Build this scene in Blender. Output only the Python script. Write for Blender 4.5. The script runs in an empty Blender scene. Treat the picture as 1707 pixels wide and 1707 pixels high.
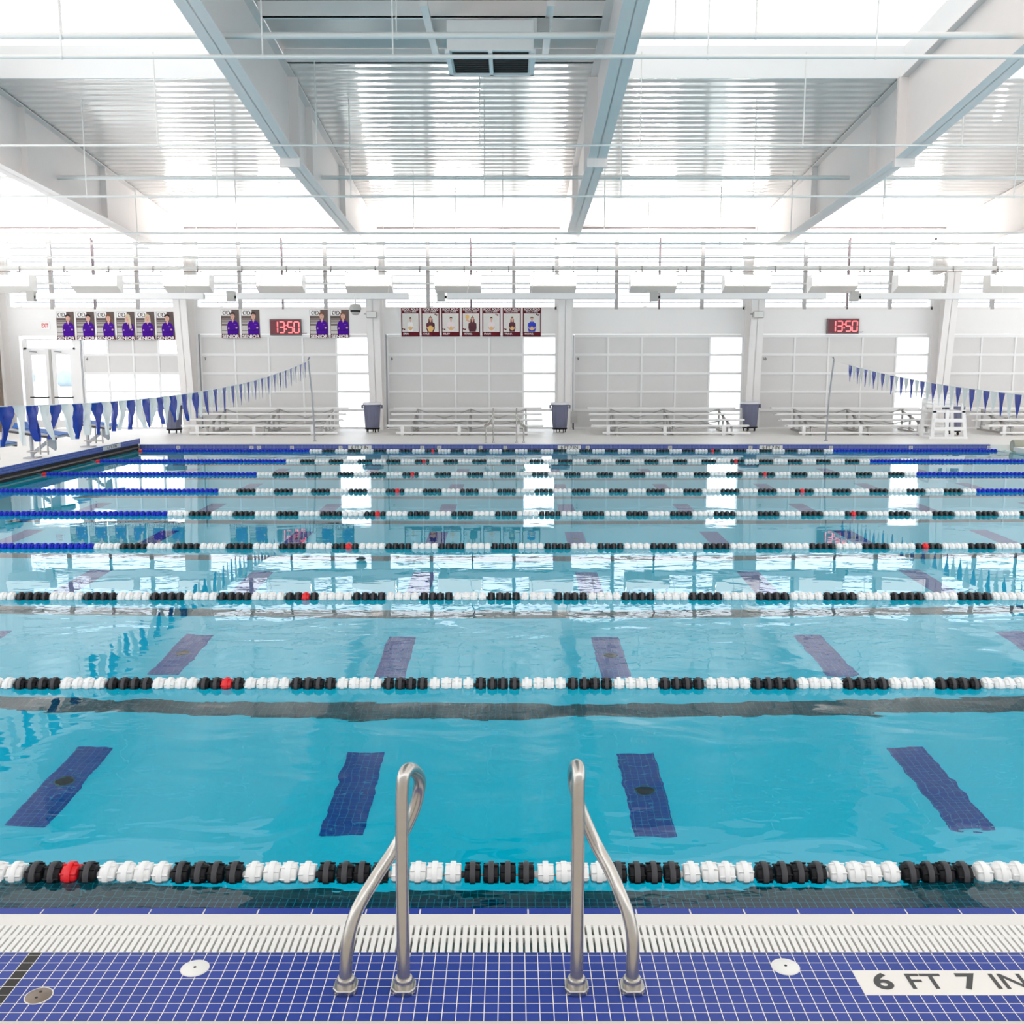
import bpy, math, random
from mathutils import Vector, Matrix
random.seed(7)
SC = bpy.context.scene
COL = SC.collection
PI = math.pi

# ------------------------------------------------------------------ camera
F, TH, CH = 1680.0, 0.1494, 2.3566
ct, st = math.cos(TH), math.sin(TH)
def ray(px, py):
    u = (px - 853.5) / F; v = (853.5 - py) / F
    return Vector((u, ct + v * st, -st + v * ct))
def atY(px, py, Y):
    d = ray(px, py); t = Y / d.y
    return Vector((d.x * t, Y, CH + d.z * t))
def atZ(px, py, z):
    d = ray(px, py); t = (z - CH) / d.z
    return Vector((d.x * t, d.y * t, z))
def Xat(px, Y, z):
    return (px - 853.5) / F * (Y * ct + (CH - z) * st)
cam = bpy.data.cameras.new('camera'); cam.sensor_width = 36.0; cam.lens = 36.0 * F / 1707.0
cam.clip_end = 500
co = bpy.data.objects.new('camera', cam); COL.objects.link(co)
co.location = (0, 0, CH); co.rotation_euler = (PI / 2 - TH, 0, 0)
SC.camera = co

# ------------------------------------------------------------------ materials
def newmat(name):
    m = bpy.data.materials.new(name); m.use_nodes = True
    nt = m.node_tree; nt.nodes.clear()
    out = nt.nodes.new('ShaderNodeOutputMaterial')
    return m, nt, out
def principled(nt, out, col, rough=.5, metal=0., spec=.5):
    p = nt.nodes.new('ShaderNodeBsdfPrincipled')
    p.inputs['Base Color'].default_value = (*col, 1)
    p.inputs['Roughness'].default_value = rough
    p.inputs['Metallic'].default_value = metal
    p.inputs['Specular IOR Level'].default_value = spec
    nt.links.new(p.outputs[0], out.inputs[0])
    return p
def pos(nt, obj=False):
    if obj:
        return nt.nodes.new('ShaderNodeTexCoord').outputs['Object']
    return nt.nodes.new('ShaderNodeNewGeometry').outputs['Position']
def mat(name, col, rough=.5, metal=0., spec=.5, var=.04, scale=3., bump=0.):
    m, nt, out = newmat(name)
    p = principled(nt, out, col, rough, metal, spec)
    n = nt.nodes.new('ShaderNodeTexNoise'); n.inputs['Scale'].default_value = scale
    n.inputs['Detail'].default_value = 4
    nt.links.new(pos(nt, True), n.inputs['Vector'])
    mx = nt.nodes.new('ShaderNodeMix'); mx.data_type = 'RGBA'
    mx.inputs[6].default_value = (*[c * (1 - var) for c in col], 1)
    mx.inputs[7].default_value = (*[min(1, c * (1 + var)) for c in col], 1)
    nt.links.new(n.outputs[0], mx.inputs[0]); nt.links.new(mx.outputs[2], p.inputs['Base Color'])
    if bump:
        b = nt.nodes.new('ShaderNodeBump'); b.inputs['Strength'].default_value = bump; b.inputs['Distance'].default_value = .01
        nt.links.new(n.outputs[0], b.inputs['Height']); nt.links.new(b.outputs[0], p.inputs['Normal'])
    return m
def emit(name, col, s):
    m, nt, out = newmat(name)
    e = nt.nodes.new('ShaderNodeEmission'); e.inputs[0].default_value = (*col, 1); e.inputs[1].default_value = s
    nt.links.new(e.outputs[0], out.inputs[0]); return m
def mathn(nt, op, a, b=None, c=None):
    n = nt.nodes.new('ShaderNodeMath'); n.operation = op
    for i, x in enumerate((a, b, c)):
        if x is None: continue
        if isinstance(x, (int, float)): n.inputs[i].default_value = x
        else: nt.links.new(x, n.inputs[i])
    return n.outputs[0]
def tile(name, c1, c2, grout, size, mortar, axes='xy', off=(0, 0), rough=.25, stripe=None):
    m, nt, out = newmat(name)
    p = principled(nt, out, c1, rough, 0., .18)
    s = nt.nodes.new('ShaderNodeSeparateXYZ'); nt.links.new(pos(nt), s.inputs[0])
    c = nt.nodes.new('ShaderNodeCombineXYZ')
    ix = {'x': 0, 'y': 1, 'z': 2}
    a0 = mathn(nt, 'SUBTRACT', s.outputs[ix[axes[0]]], off[0]); a1 = mathn(nt, 'SUBTRACT', s.outputs[ix[axes[1]]], off[1])
    nt.links.new(a0, c.inputs[0]); nt.links.new(a1, c.inputs[1])
    b = nt.nodes.new('ShaderNodeTexBrick'); b.offset = 0; b.squash = 1
    b.inputs['Scale'].default_value = 1; b.inputs['Mortar Size'].default_value = mortar
    b.inputs['Mortar Smooth'].default_value = .1; b.inputs['Bias'].default_value = 0
    b.inputs['Brick Width'].default_value = size; b.inputs['Row Height'].default_value = size
    b.inputs['Color1'].default_value = (*c1, 1); b.inputs['Color2'].default_value = (*c2, 1); b.inputs['Mortar'].default_value = (*grout, 1)
    nt.links.new(c.outputs[0], b.inputs['Vector'])
    colr = b.outputs['Color']
    if stripe:
        k = mathn(nt, 'MULTIPLY', mathn(nt, 'GREATER_THAN', s.outputs[0], stripe[0]), mathn(nt, 'LESS_THAN', s.outputs[0], stripe[1]))
        k = mathn(nt, 'MULTIPLY', k, mathn(nt, 'SUBTRACT', 1, b.outputs['Fac']))
        mx = nt.nodes.new('ShaderNodeMix'); mx.data_type = 'RGBA'
        nt.links.new(k, mx.inputs[0]); nt.links.new(colr, mx.inputs[6]); mx.inputs[7].default_value = (.02, .018, .018, 1)
        colr = mx.outputs[2]
    nt.links.new(colr, p.inputs['Base Color'])
    r = mathn(nt, 'MULTIPLY_ADD', b.outputs['Fac'], .5, rough); nt.links.new(r, p.inputs['Roughness'])
    bp = nt.nodes.new('ShaderNodeBump'); bp.invert = True; bp.inputs['Strength'].default_value = .4; bp.inputs['Distance'].default_value = .002
    nt.links.new(b.outputs['Fac'], bp.inputs['Height']); nt.links.new(bp.outputs[0], p.inputs['Normal'])
    return m

M = {}
M['white'] = mat('white_paint', (.86, .86, .86), .45, var=.015)
M['steelwhite'] = mat('white_steel_paint', (.86, .835, .82), .4, var=.02)
M['wall'] = mat('white_wall_panel', (.86, .855, .85), .5, var=.012, scale=1.2)
M['deck'] = mat('concrete_deck', (.83, .815, .79), .45, var=.05, scale=2.5, bump=.05)
M['neardeck'] = mat('beige_concrete', (.62, .56, .49), .6, var=.08, scale=9, bump=.15)
M['lip'] = mat('gutter_lip', (.74, .71, .675), .4, var=.03, scale=6)
M['grate'] = mat('grate_plastic', (.80, .785, .755), .4, var=.02)
M['gutter'] = mat('gutter_channel', (.30, .255, .20), .6, var=.2, scale=8)
M['plaster'] = mat('pool_plaster', (.62, .92, .93), .6, var=.03, scale=1.5)
M['steel'] = mat('brushed_steel', (.50, .475, .44), .27, 1., var=.08, scale=30)
M['steeldark'] = mat('dull_steel', (.35, .36, .38), .4, .8, var=.08)
M['black'] = mat('black_plastic', (.008, .008, .010), .45, spec=.2, var=.1)
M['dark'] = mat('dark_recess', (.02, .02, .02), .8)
M['lit_rim_bead'] = mat('float_lit_rim_bead_gray', (.06, .06, .065), .45, spec=.25)  # black floats' rims: top light put into their colour; beads plain grey
M['float_white'] = mat('float_white', (.84, .84, .83), .35, var=.02)
M['float_blue'] = mat('float_blue', (.005, .02, .46), .4, spec=.25)
M['float_red'] = mat('float_red', (.75, .012, .02), .35)
M['pen_blue'] = mat('pennant_blue', (.02, .05, .34), .25, var=.15, scale=14)
M['pen_white'] = mat('pennant_white', (.82, .82, .80), .4, var=.05, scale=14)
M['can'] = mat('can_gray_plastic', (.14, .15, .23), .45)
M['liner'] = mat('can_liner', (.75, .75, .78), .35)
M['alum'] = mat('aluminium_plank', (.88, .875, .87), .35, var=.03)
M['frame_gray'] = mat('bleacher_frame', (.48, .47, .46), .45, .3)
M['beampaint'] = mat('beam_paint', (.81, .75, .725), .4, var=.02)
M['winframe'] = mat('window_frame_gray', (.40, .39, .39), .4, var=.02)
M['panel'] = mat('door_panel', (.70, .69, .68), .35, var=.015)
M['blacktxt'] = mat('dark_letter', (.035, .035, .035), .4)
M['cream'] = mat('cream_tile', (.80, .76, .71), .35, var=.02)
M['redclock'] = mat('clock_face', (.10, .004, .012), .3)
M['clockcase'] = mat('clock_case', (.14, .10, .11), .4)
M['led'] = emit('led_red', (1, .16, .17), 3.4)
M['exit'] = emit('exit_red', (1, .08, .08), .9)
M['lamp'] = emit('lamp_lens', (1, .975, .94), 210.0)
M['sky_panel'] = emit('skylight_panel', (1, .985, .96), 1.7)
M['lamp_front'] = emit('lamp_front_lens', (1, .975, .94), 2.2)
M['tray'] = mat('lamp_housing', (.74, .735, .71), .4)
M['purple'] = mat('print_purple', (.05, .003, .24), .6, spec=.1, var=.15, scale=20)
M['purpledk'] = mat('print_dark_purple', (.03, .003, .14), .6, spec=.1)
M['skin'] = mat('print_skin', (.66, .40, .32), .6, spec=.1)
M['hair_dark'] = mat('print_dark_hair', (.025, .015, .014), .6, spec=.1)
M['hair_brown'] = mat('print_brown_hair', (.14, .06, .035), .6, spec=.1)
M['hair_blond'] = mat('print_blond_hair', (.60, .52, .36), .6, spec=.1)
M['print_gray'] = mat('print_gray', (.11, .085, .08), .6, spec=.1, var=.3, scale=10)
M['print_light'] = mat('print_light', (.55, .53, .51), .6, spec=.1, var=.2, scale=14)
M['print_white'] = mat('print_white', (.85, .85, .85), .6, spec=.1)
M['maroon'] = mat('print_maroon', (.085, .008, .014), .6, spec=.1)
M['maroonfig'] = mat('print_maroon_clothes', (.075, .025, .035), .6, spec=.1)
M['ball'] = mat('print_ball', (.72, .47, .17), .6, spec=.1)
M['print_pale'] = mat('print_pale_wall', (.70, .69, .66), .6, spec=.1, var=.08, scale=12)
M['print_blue'] = mat('print_blue_shirt', (.03, .05, .42), .6, spec=.1)
M['print_shirt'] = mat('print_pale_shirt', (.78, .70, .72), .6, spec=.1)
M['grayunit'] = mat('gray_speaker_box', (.45, .44, .42), .5)
M['brown'] = mat('brown_board', (.12, .085, .06), .6)
M['tube'] = mat('green_gray_cylinder', (.36, .36, .29), .4)
M['bronze'] = mat('bronze_cap', (.26, .205, .165), .4, .5, var=.12, scale=40)
M['block_blue'] = mat('block_tread_blue', (.03, .13, .42), .6)
M['blockgray'] = mat('block_gray', (.42, .43, .47), .45)
M['lawn'] = mat('pale_lawn', (.84, .85, .79), .9, var=.12, scale=.4)
M['tree'] = mat('hazy_tree', (.30, .37, .43), .9, var=.3, scale=1.)  # distance haze put into the foliage colour
M['bluehaze'] = mat('parked_vehicle_paint', (.30, .40, .62), .4)
M['pipe'] = mat('painted_pipe', (.74, .74, .72), .4, var=.02)
M['deckgray'] = mat('roof_deck_gray', (.80, .765, .74), .25, .3, var=.05)
M['roofwhite'] = mat('purlin_paint', (.88, .845, .825), .4)
M['lane_gray'] = tile('lane_line_tile', (.06, .055, .055), (.09, .08, .08), (.30, .29, .28), .0508, .0022, 'xy', rough=.4)
M['cross_blue'] = tile('cross_mark_tile', (.006, .06, .30), (.012, .075, .36), (.30, .42, .60), .0508, .0019, 'xy', rough=.4)
SX = (atZ(47.5, 1586, .012).x, atZ(68, 1586, .012).x)
SX = (round(SX[0] / .0508) * .0508, round(SX[0] / .0508) * .0508 + .0508)
M['deck_tile'] = tile('blue_deck_tile', (.024, .05, .265), (.034, .06, .30), (.80, .75, .70), .0508, .0017, 'xy', (0, 3.708), rough=.22, stripe=SX)
M['far_tile'] = tile('far_blue_tile', (.03, .055, .30), (.045, .07, .33), (.42, .46, .62), .034, .0020, 'xz', (0, .12), rough=.3)
M['side_tile'] = tile('bulkhead_blue_tile', (.045, .085, .34), (.06, .10, .38), (.30, .36, .60), .05, .0025, 'yz', (0, .30), rough=.3)
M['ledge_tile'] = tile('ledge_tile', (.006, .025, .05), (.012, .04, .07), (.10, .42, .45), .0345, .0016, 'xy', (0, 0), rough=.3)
M['nosing'] = mat('blue_nosing', (.018, .045, .29), .25, spec=.2)

def glass_mat():
    m, nt, out = newmat('clear_glass')
    f = nt.nodes.new('ShaderNodeFresnel'); f.inputs[0].default_value = 1.45
    t = nt.nodes.new('ShaderNodeBsdfTransparent'); t.inputs[0].default_value = (.97, .985, 1, 1)
    g = nt.nodes.new('ShaderNodeBsdfGlossy'); g.inputs['Roughness'].default_value = .02
    mx = nt.nodes.new('ShaderNodeMixShader')
    nt.links.new(f.outputs[0], mx.inputs[0]); nt.links.new(t.outputs[0], mx.inputs[1]); nt.links.new(g.outputs[0], mx.inputs[2])
    nt.links.new(mx.outputs[0], out.inputs[0]); return m
M['glass'] = glass_mat()

def water_mat():
    m, nt, out = newmat('pool_water')
    P = pos(nt)
    mp = nt.nodes.new('ShaderNodeMapping'); mp.inputs['Scale'].default_value = (.8, 1.25, 1); nt.links.new(P, mp.inputs[0])
    n1 = nt.nodes.new('ShaderNodeTexNoise'); n1.inputs['Scale'].default_value = 1.5; n1.inputs['Detail'].default_value = 2.5; n1.inputs['Roughness'].default_value = .45
    n1.inputs['Distortion'].default_value = .5
    nt.links.new(mp.outputs[0], n1.inputs['Vector'])
    n2 = nt.nodes.new('ShaderNodeTexNoise'); n2.inputs['Scale'].default_value = 6.5; n2.inputs['Detail'].default_value = 2; n2.inputs['Roughness'].default_value = .4
    nt.links.new(mp.outputs[0], n2.inputs['Vector'])
    h = mathn(nt, 'MULTIPLY_ADD', n2.outputs[0], .10, n1.outputs[0])
    sp = nt.nodes.new('ShaderNodeSeparateXYZ'); nt.links.new(P, sp.inputs[0])
    mr = nt.nodes.new('ShaderNodeMapRange'); mr.interpolation_type = 'SMOOTHSTEP'
    for k_, v_ in ((1, 6.0), (2, 11.0), (3, 1.15), (4, .15)): mr.inputs[k_].default_value = v_
    nt.links.new(sp.outputs[1], mr.inputs[0]); h = mathn(nt, 'MULTIPLY', h, mr.outputs[0])
    b = nt.nodes.new('ShaderNodeBump'); b.inputs['Strength'].default_value = 1; b.inputs['Distance'].default_value = WAVE
    nt.links.new(h, b.inputs['Height'])
    f = nt.nodes.new('ShaderNodeFresnel'); f.inputs[0].default_value = 1.333; nt.links.new(b.outputs[0], f.inputs['Normal'])
    r = nt.nodes.new('ShaderNodeBsdfRefraction'); r.inputs['Color'].default_value = (.04, .78, .925, 1); r.inputs['Roughness'].default_value = 0; r.inputs['IOR'].default_value = 1.333
    g = nt.nodes.new('ShaderNodeBsdfGlossy'); g.inputs['Roughness'].default_value = 0.0; g.inputs['Color'].default_value = (1, 1, 1, 1)
    for x in (r, g): nt.links.new(b.outputs[0], x.inputs['Normal'])
    mx = nt.nodes.new('ShaderNodeMixShader')
    nt.links.new(f.outputs[0], mx.inputs[0]); nt.links.new(r.outputs[0], mx.inputs[1]); nt.links.new(g.outputs[0], mx.inputs[2])
    nt.links.new(mx.outputs[0], out.inputs[0]); return m
WAVE = .010
M['water'] = water_mat()

def ceil_mat():
    m, nt, out = newmat('ribbed_liner')
    p = principled(nt, out, (.86, .825, .80), .10, .30, 1.0)
    s = nt.nodes.new('ShaderNodeSeparateXYZ'); nt.links.new(pos(nt), s.inputs[0])
    w = mathn(nt, 'SINE', mathn(nt, 'MULTIPLY', s.outputs[1], 2 * PI / .30))
    w2 = mathn(nt, 'SINE', mathn(nt, 'MULTIPLY', s.outputs[1], 2 * PI / .075))
    h = mathn(nt, 'MULTIPLY_ADD', w2, .10, w)
    n = nt.nodes.new('ShaderNodeTexNoise'); n.inputs['Scale'].default_value = 1.0
    mp = nt.nodes.new('ShaderNodeMapping'); mp.inputs['Scale'].default_value = (.25, 6, 1); nt.links.new(pos(nt), mp.inputs[0]); nt.links.new(mp.outputs[0], n.inputs['Vector'])
    h = mathn(nt, 'MULTIPLY_ADD', n.outputs[0], 1.2, h)
    b = nt.nodes.new('ShaderNodeBump'); b.inputs['Strength'].default_value = 1; b.inputs['Distance'].default_value = .0055
    nt.links.new(h, b.inputs['Height']); nt.links.new(b.outputs[0], p.inputs['Normal'])
    return m
M['liner_roof'] = ceil_mat()

# ------------------------------------------------------------------ mesh builder
class MB:
    def __init__(s): s.v = []; s.f = []; s.m = []; s.mats = []; s.smooth = False
    def mi(s, m):
        if m not in s.mats: s.mats.append(m)
        return s.mats.index(m)
    def add(s, vs, fs, m='white'):
        k = len(s.v); i = s.mi(m)
        s.v += [tuple(v) for v in vs]
        for f in fs: s.f.append(tuple(k + j for j in f)); s.m.append(i)
        return s
    def box(s, a, b, m='white'):
        x0, y0, z0 = [min(a[i], b[i]) for i in range(3)]; x1, y1, z1 = [max(a[i], b[i]) for i in range(3)]
        vs = [(x0, y0, z0), (x1, y0, z0), (x1, y1, z0), (x0, y1, z0), (x0, y0, z1), (x1, y0, z1), (x1, y1, z1), (x0, y1, z1)]
        return s.hexa(vs, m)
    def hexa(s, vs, m='white'):
        return s.add(vs, [(3, 2, 1, 0), (4, 5, 6, 7), (0, 1, 5, 4), (1, 2, 6, 5), (2, 3, 7, 6), (3, 0, 4, 7)], m)
    def bar(s, p, q, w, h, m='white', up=(0, 0, 1)):
        p = Vector(p); q = Vector(q); d = (q - p).normalized(); up = Vector(up)
        if abs(d.dot(up)) > .98: up = Vector((1, 0, 0))
        sx = d.cross(up).normalized(); sz = sx.cross(d)
        vs = []
        for c in (p, q):
            for i, j in ((-1, -1), (1, -1), (1, 1), (-1, 1)): vs.append(c + sx * (i * w / 2) + sz * (j * h / 2))
        return s.add(vs, [(3, 2, 1, 0), (4, 5, 6, 7), (0, 1, 5, 4), (1, 2, 6, 5), (2, 3, 7, 6), (3, 0, 4, 7)], m)
    def tube(s, pts, r, m='white', n=12, cap=True):
        s.smooth = True
        pts = [Vector(p) for p in pts]; rs = r if isinstance(r, (list, tuple)) else [r] * len(pts)
        vs = []; fs = []; prev = None
        for i, p in enumerate(pts):
            d = (pts[min(i + 1, len(pts) - 1)] - pts[max(i - 1, 0)]).normalized()
            if prev is None:
                a = Vector((0, 0, 1)) if abs(d.z) < .9 else Vector((1, 0, 0))
                sx = d.cross(a).normalized()
            else:
                sx = (prev - d * prev.dot(d)).normalized()
            prev = sx; sy = d.cross(sx)
            for k in range(n):
                a = 2 * PI * k / n; vs.append(p + (sx * math.cos(a) + sy * math.sin(a)) * rs[i])
        for i in range(len(pts) - 1):
            for k in range(n):
                fs.append((i * n + k, i * n + (k + 1) % n, (i + 1) * n + (k + 1) % n, (i + 1) * n + k))
        if cap:
            fs.append(tuple(range(n))[::-1]); fs.append(tuple((len(pts) - 1) * n + k for k in range(n)))
        return s.add(vs, fs, m)
    def lathe(s, prof, m='white', n=20, c=(0, 0, 0), axis='z', cap=True):
        s.smooth = True
        vs = []; fs = []; c = Vector(c)
        for (r, h) in prof:
            for k in range(n):
                a = 2 * PI * k / n; x, y = r * math.cos(a), r * math.sin(a)
                vs.append(c + (Vector((x, y, h)) if axis == 'z' else Vector((h, x, y)) if axis == 'x' else Vector((y, h, x))))
        for i in range(len(prof) - 1):
            for k in range(n):
                fs.append((i * n + k, i * n + (k + 1) % n, (i + 1) * n + (k + 1) % n, (i + 1) * n + k))
        if cap:
            fs.append(tuple(range(n))[::-1]); fs.append(tuple((len(prof) - 1) * n + k for k in range(n)))
        return s.add(vs, fs, m)
    def prism(s, poly, axis, a, b, m='white'):
        n = len(poly); vs = []
        for t in (a, b):
            for (p, q) in poly:
                vs.append((t, p, q) if axis == 'x' else (p, t, q) if axis == 'y' else (p, q, t))
        fs = [tuple(range(n))[::-1], tuple(range(n, 2 * n))] + [(i, (i + 1) % n, n + (i + 1) % n, n + i) for i in range(n)]
        return s.add(vs, fs, m)
    def build(s, name, parent=None, off=(0, 0, 0), bevel=0):
        me = bpy.data.meshes.new(name)
        o3 = Vector(off)
        me.from_pydata([Vector(v) - o3 for v in s.v], [], s.f)
        for m in s.mats: me.materials.append(M[m])
        me.polygons.foreach_set('material_index', s.m)
        me.validate(); 
        import bmesh
        bm = bmesh.new(); bm.from_mesh(me); bmesh.ops.recalc_face_normals(bm, faces=bm.faces); bm.to_mesh(me); bm.free()
        if s.smooth:
            me.shade_smooth(); me.set_sharp_from_angle(angle=.7)
        me.update()
        ob = bpy.data.objects.new(name, me); COL.objects.link(ob)
        if parent is not None: ob.parent = parent
        if bevel:
            bv = ob.modifiers.new('bevel', 'BEVEL'); bv.width = bevel; bv.segments = 2; bv.limit_method = 'ANGLE'
        return ob
def thing(name, label, cat, loc=(0, 0, 0), group=None, rz=0):
    o = bpy.data.objects.new(name, None); COL.objects.link(o); o.location = loc; o.rotation_euler = (0, 0, rz)
    o.empty_display_size = .1
    o['label'] = label; o['category'] = cat
    if group: o['group'] = group
    return o
def tag(o, label, cat, group=None, kind=None):
    o['label'] = label; o['category'] = cat
    if group: o['group'] = group
    if kind: o['kind'] = kind
    return o
def struct(o, label=None, cat=None):
    o['kind'] = 'structure'
    if label: o['label'] = label
    if cat: o['category'] = cat
    return o
def copy_tree(o, parent=None):
    c = o.copy(); COL.objects.link(c)
    if parent is not None: c.parent = parent
    for ch in KIDS.get(o.name, [x for x in o.children]): copy_tree(ch, c)
    return c
KIDS = {}
def textobj(name, s, size, mtl, loc, rot=(PI / 2, 0, 0), parent=None, align='CENTER', ext=.002, offs=0., sx=1.):
    cu = bpy.data.curves.new(name, 'FONT'); cu.body = s; cu.size = size; cu.align_x = align; cu.align_y = 'CENTER'
    cu.extrude = ext; cu.offset = offs; cu.materials.append(M[mtl])
    o = bpy.data.objects.new(name, cu); COL.objects.link(o); o.location = loc; o.rotation_euler = rot; o.scale = (sx, 1, 1)
    import bmesh
    me = bpy.data.meshes.new_from_object(o); bpy.data.objects.remove(o)
    o = bpy.data.objects.new(name, me); COL.objects.link(o); o.location = loc; o.rotation_euler = rot; o.scale = (sx, 1, 1)
    if parent is not None: o.parent = parent
    return o
def smooth_path(pts, n=8):
    pts = [Vector(p) for p in pts]; out = []
    for i in range(len(pts) - 1):
        p0 = pts[max(i - 1, 0)]; p1 = pts[i]; p2 = pts[i + 1]; p3 = pts[min(i + 2, len(pts) - 1)]
        for k in range(n):
            t = k / n
            out.append(.5 * ((2 * p1) + (p2 - p0) * t + (2 * p0 - 5 * p1 + 4 * p2 - p3) * t * t + (-p0 + 3 * p1 - 3 * p2 + p3) * t ** 3))
    out.append(pts[-1]); return out
ORD = ['', 'first', 'second', 'third', 'fourth', 'fifth', 'sixth', 'seventh', 'eighth', 'ninth', 'tenth', 'eleventh', 'twelfth', 'thirteenth', 'fourteenth', 'fifteenth']

# ------------------------------------------------------------------ layout constants
X0, X1 = -9.90, 12.93            # pool ends
YF = 26.80                       # far pool wall
ZB = -1.914                      # pool bottom
DK = .14                         # far deck level
YW = 33.1                        # back wall
ZT = .012                        # near deck level
YE = atZ(853, 1523, ZT).y        # near lip, outer edge
YN = atZ(853, 1515.5, ZT).y      # pool side of the blue nosing
YG = atZ(853, 1542, ZT).y        # lip to grate
YT = 3.726                       # grate to tile
YB = 3.302                       # tile to concrete
R0, LANE = 4.358, 2.743
def roofz(Y): return 6.53 + .107 * (YW - Y)
def flange(Y):
    P = [(8, 8.1), (14.45, 7.15), (20.8, 6.27), (29.1, 5.72), (31.6, 5.5), (33.2, 5.4)]
    for (a, za), (b, zb) in zip(P, P[1:]):
        if Y <= b: return za + (zb - za) * (Y - a) / (b - a)
    return 5.4
CX = [-16.50, -10.44, -4.38, 1.68, 7.74, 13.80, 19.86]

# ------------------------------------------------------------------ pool shell, decks
s = MB()
s.box((X0, YN, ZB - .2), (X1, YF + .3, ZB), 'plaster')
s.box((X0 - .3, YN, ZB), (X0, YF + .3, -.02), 'plaster'); s.box((X1, YN, ZB), (X1 + .3, YF + .3, -.02), 'plaster')
s.box((X0, YF, ZB), (X1, YF + .3, -.02), 'plaster'); s.box((X0, YN - .25, ZB), (X1, YN, -.06), 'plaster')
s.box((X1 + .3, 25.6, -.3), (X1 + 3.4, YF + .02, -.02), 'deck')
basin = struct(s.build('pool_basin'), 'white plaster pool basin under the water', 'pool')
for n in range(8):
    yc = R0 + LANE * (n + .5)
    MB().box((X0 + 1.5, yc - .15, ZB), (X1 - 1.5, yc + .15, ZB + .004), 'lane_gray').build('lane_line', basin)
# blue cross marks, one per lane gap
w = MB(); w.add([(X0 + .01, YN - .02, 0), (X1 - .01, YN - .02, 0), (X1 - .01, YF, 0), (X0 + .01, YF, 0)], [(0, 1, 2, 3)], 'water')
struct(w.build('pool_water'), 'clear turquoise water filling the pool', 'water')
CROSS_X = [-1.165 + 2.15 * k for k in range(-3, 6)]
DRAIN = []
for n in range(8):
    y0 = R0 + LANE * (n - .5) + .74; y1 = R0 + LANE * (n + .5) - .80
    for i, x in enumerate(CROSS_X):
        MB().box((x - .145, y0, ZB), (x + .145, y1, ZB + .005), 'cross_blue').build('cross_mark', basin)
        if i % 2 == 0 and 0 < i < 8 and n in (0, 1, 2, 4, 6): DRAIN.append((x, (y0 + y1) / 2 + .02, n, i))
# near edge: ledge under water, nosing, lip, channel, grate, tile, concrete
XW0, XW1 = -9.9, 12.9
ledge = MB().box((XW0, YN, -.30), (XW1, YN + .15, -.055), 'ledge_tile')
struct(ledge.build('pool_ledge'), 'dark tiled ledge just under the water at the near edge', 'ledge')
nz = MB()
x = XW0 + .02
k = 0
J0 = Xat(790, YE, ZT)
xs = [J0 + .2325 * i for i in range(-40, 60) if XW0 < J0 + .2325 * i < XW1]
for a, b in zip(xs, xs[1:]):
    nz.prism([(YN, -.05), (YE - .006, -.05), (YE - .006, ZT - .001), (YN + .012, ZT - .001), (YN, ZT - .012)][::-1], 'x', a + .0035, b - .0035, 'nosing')
nz.box((XW0, YN + .004, -.06), (XW1, YE - .004, ZT - .0025), 'cream')
struct(nz.build('trim_nosing'), 'blue bullnose tile strip along the near water edge', 'tile edge')
struct(MB().box((XW0, YG, -.05), (XW1, YE, ZT), 'lip').build('trim_gutter_lip', bevel=.004), 'pale gutter lip behind the blue nosing', 'gutter lip')
ch = MB().box((XW0, YT, -.17), (XW1, YG, -.15), 'gutter').box((XW0, YG, -.17), (XW1, YG + .02, -.05), 'gutter').box((XW0, YT - .02, -.17), (XW1, YT, -.02), 'gutter')
struct(ch.build('gutter_channel'), 'brown gutter channel beneath the white grate', 'gutter')
g = thing('gutter_grate', 'long white plastic slatted grate between gutter lip and blue tile', 'grate', (0, (YT + YG) / 2, ZT))
sl = MB(); pitch = .0286
nS = int(5.6 / pitch)
for i in range(-nS // 2, nS // 2 + 40):
    xx = i * pitch + .006
    sl.box((xx - .0095, YT + .004, ZT - .028), (xx + .0095, YG - .004, ZT + .001), 'grate')
sl.build('slats', g, g.location)
yb = YT + (YG - YT) * .60
cb = MB().box((-3.1, yb - .009, ZT - .026), (3.9, yb + .009, ZT - .003), 'grate')
cb.box((-3.1, YT + .001, ZT - .028), (3.9, YT + .006, ZT - .006), 'grate').box((-3.1, YG - .006, ZT - .028), (3.9, YG - .001, ZT - .006), 'grate')
cb.build('crossbar', g, g.location)
struct(MB().box((XW0 - 2, YB, -.2), (XW1 + 2, YT - .0005, ZT), 'deck_tile').build('floor_tile_band'), 'blue square tile band on the near deck', 'tile floor')
struct(MB().box((XW0 - 2, -3, -.2), (XW1 + 2, YB, ZT + .001), 'neardeck').build('floor_near_deck'), 'beige concrete deck at the bottom edge', 'floor')
# far deck and far pool edge
struct(MB().box((-30, YF + .02, -.3), (32, YW + .05, DK), 'deck').build('floor'), 'pale concrete deck in front of the back wall', 'floor')
fe = MB().box((X0, YF - .01, -.02), (X1 - .2, YF + .02, DK - .012), 'far_tile').box((X0, YF - .012, DK - .012), (X1 - .2, YF + .10, DK + .002), 'side_tile')
struct(fe.build('trim_far_edge'), 'blue tiled edge along the far side of the pool', 'tile edge')

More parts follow.
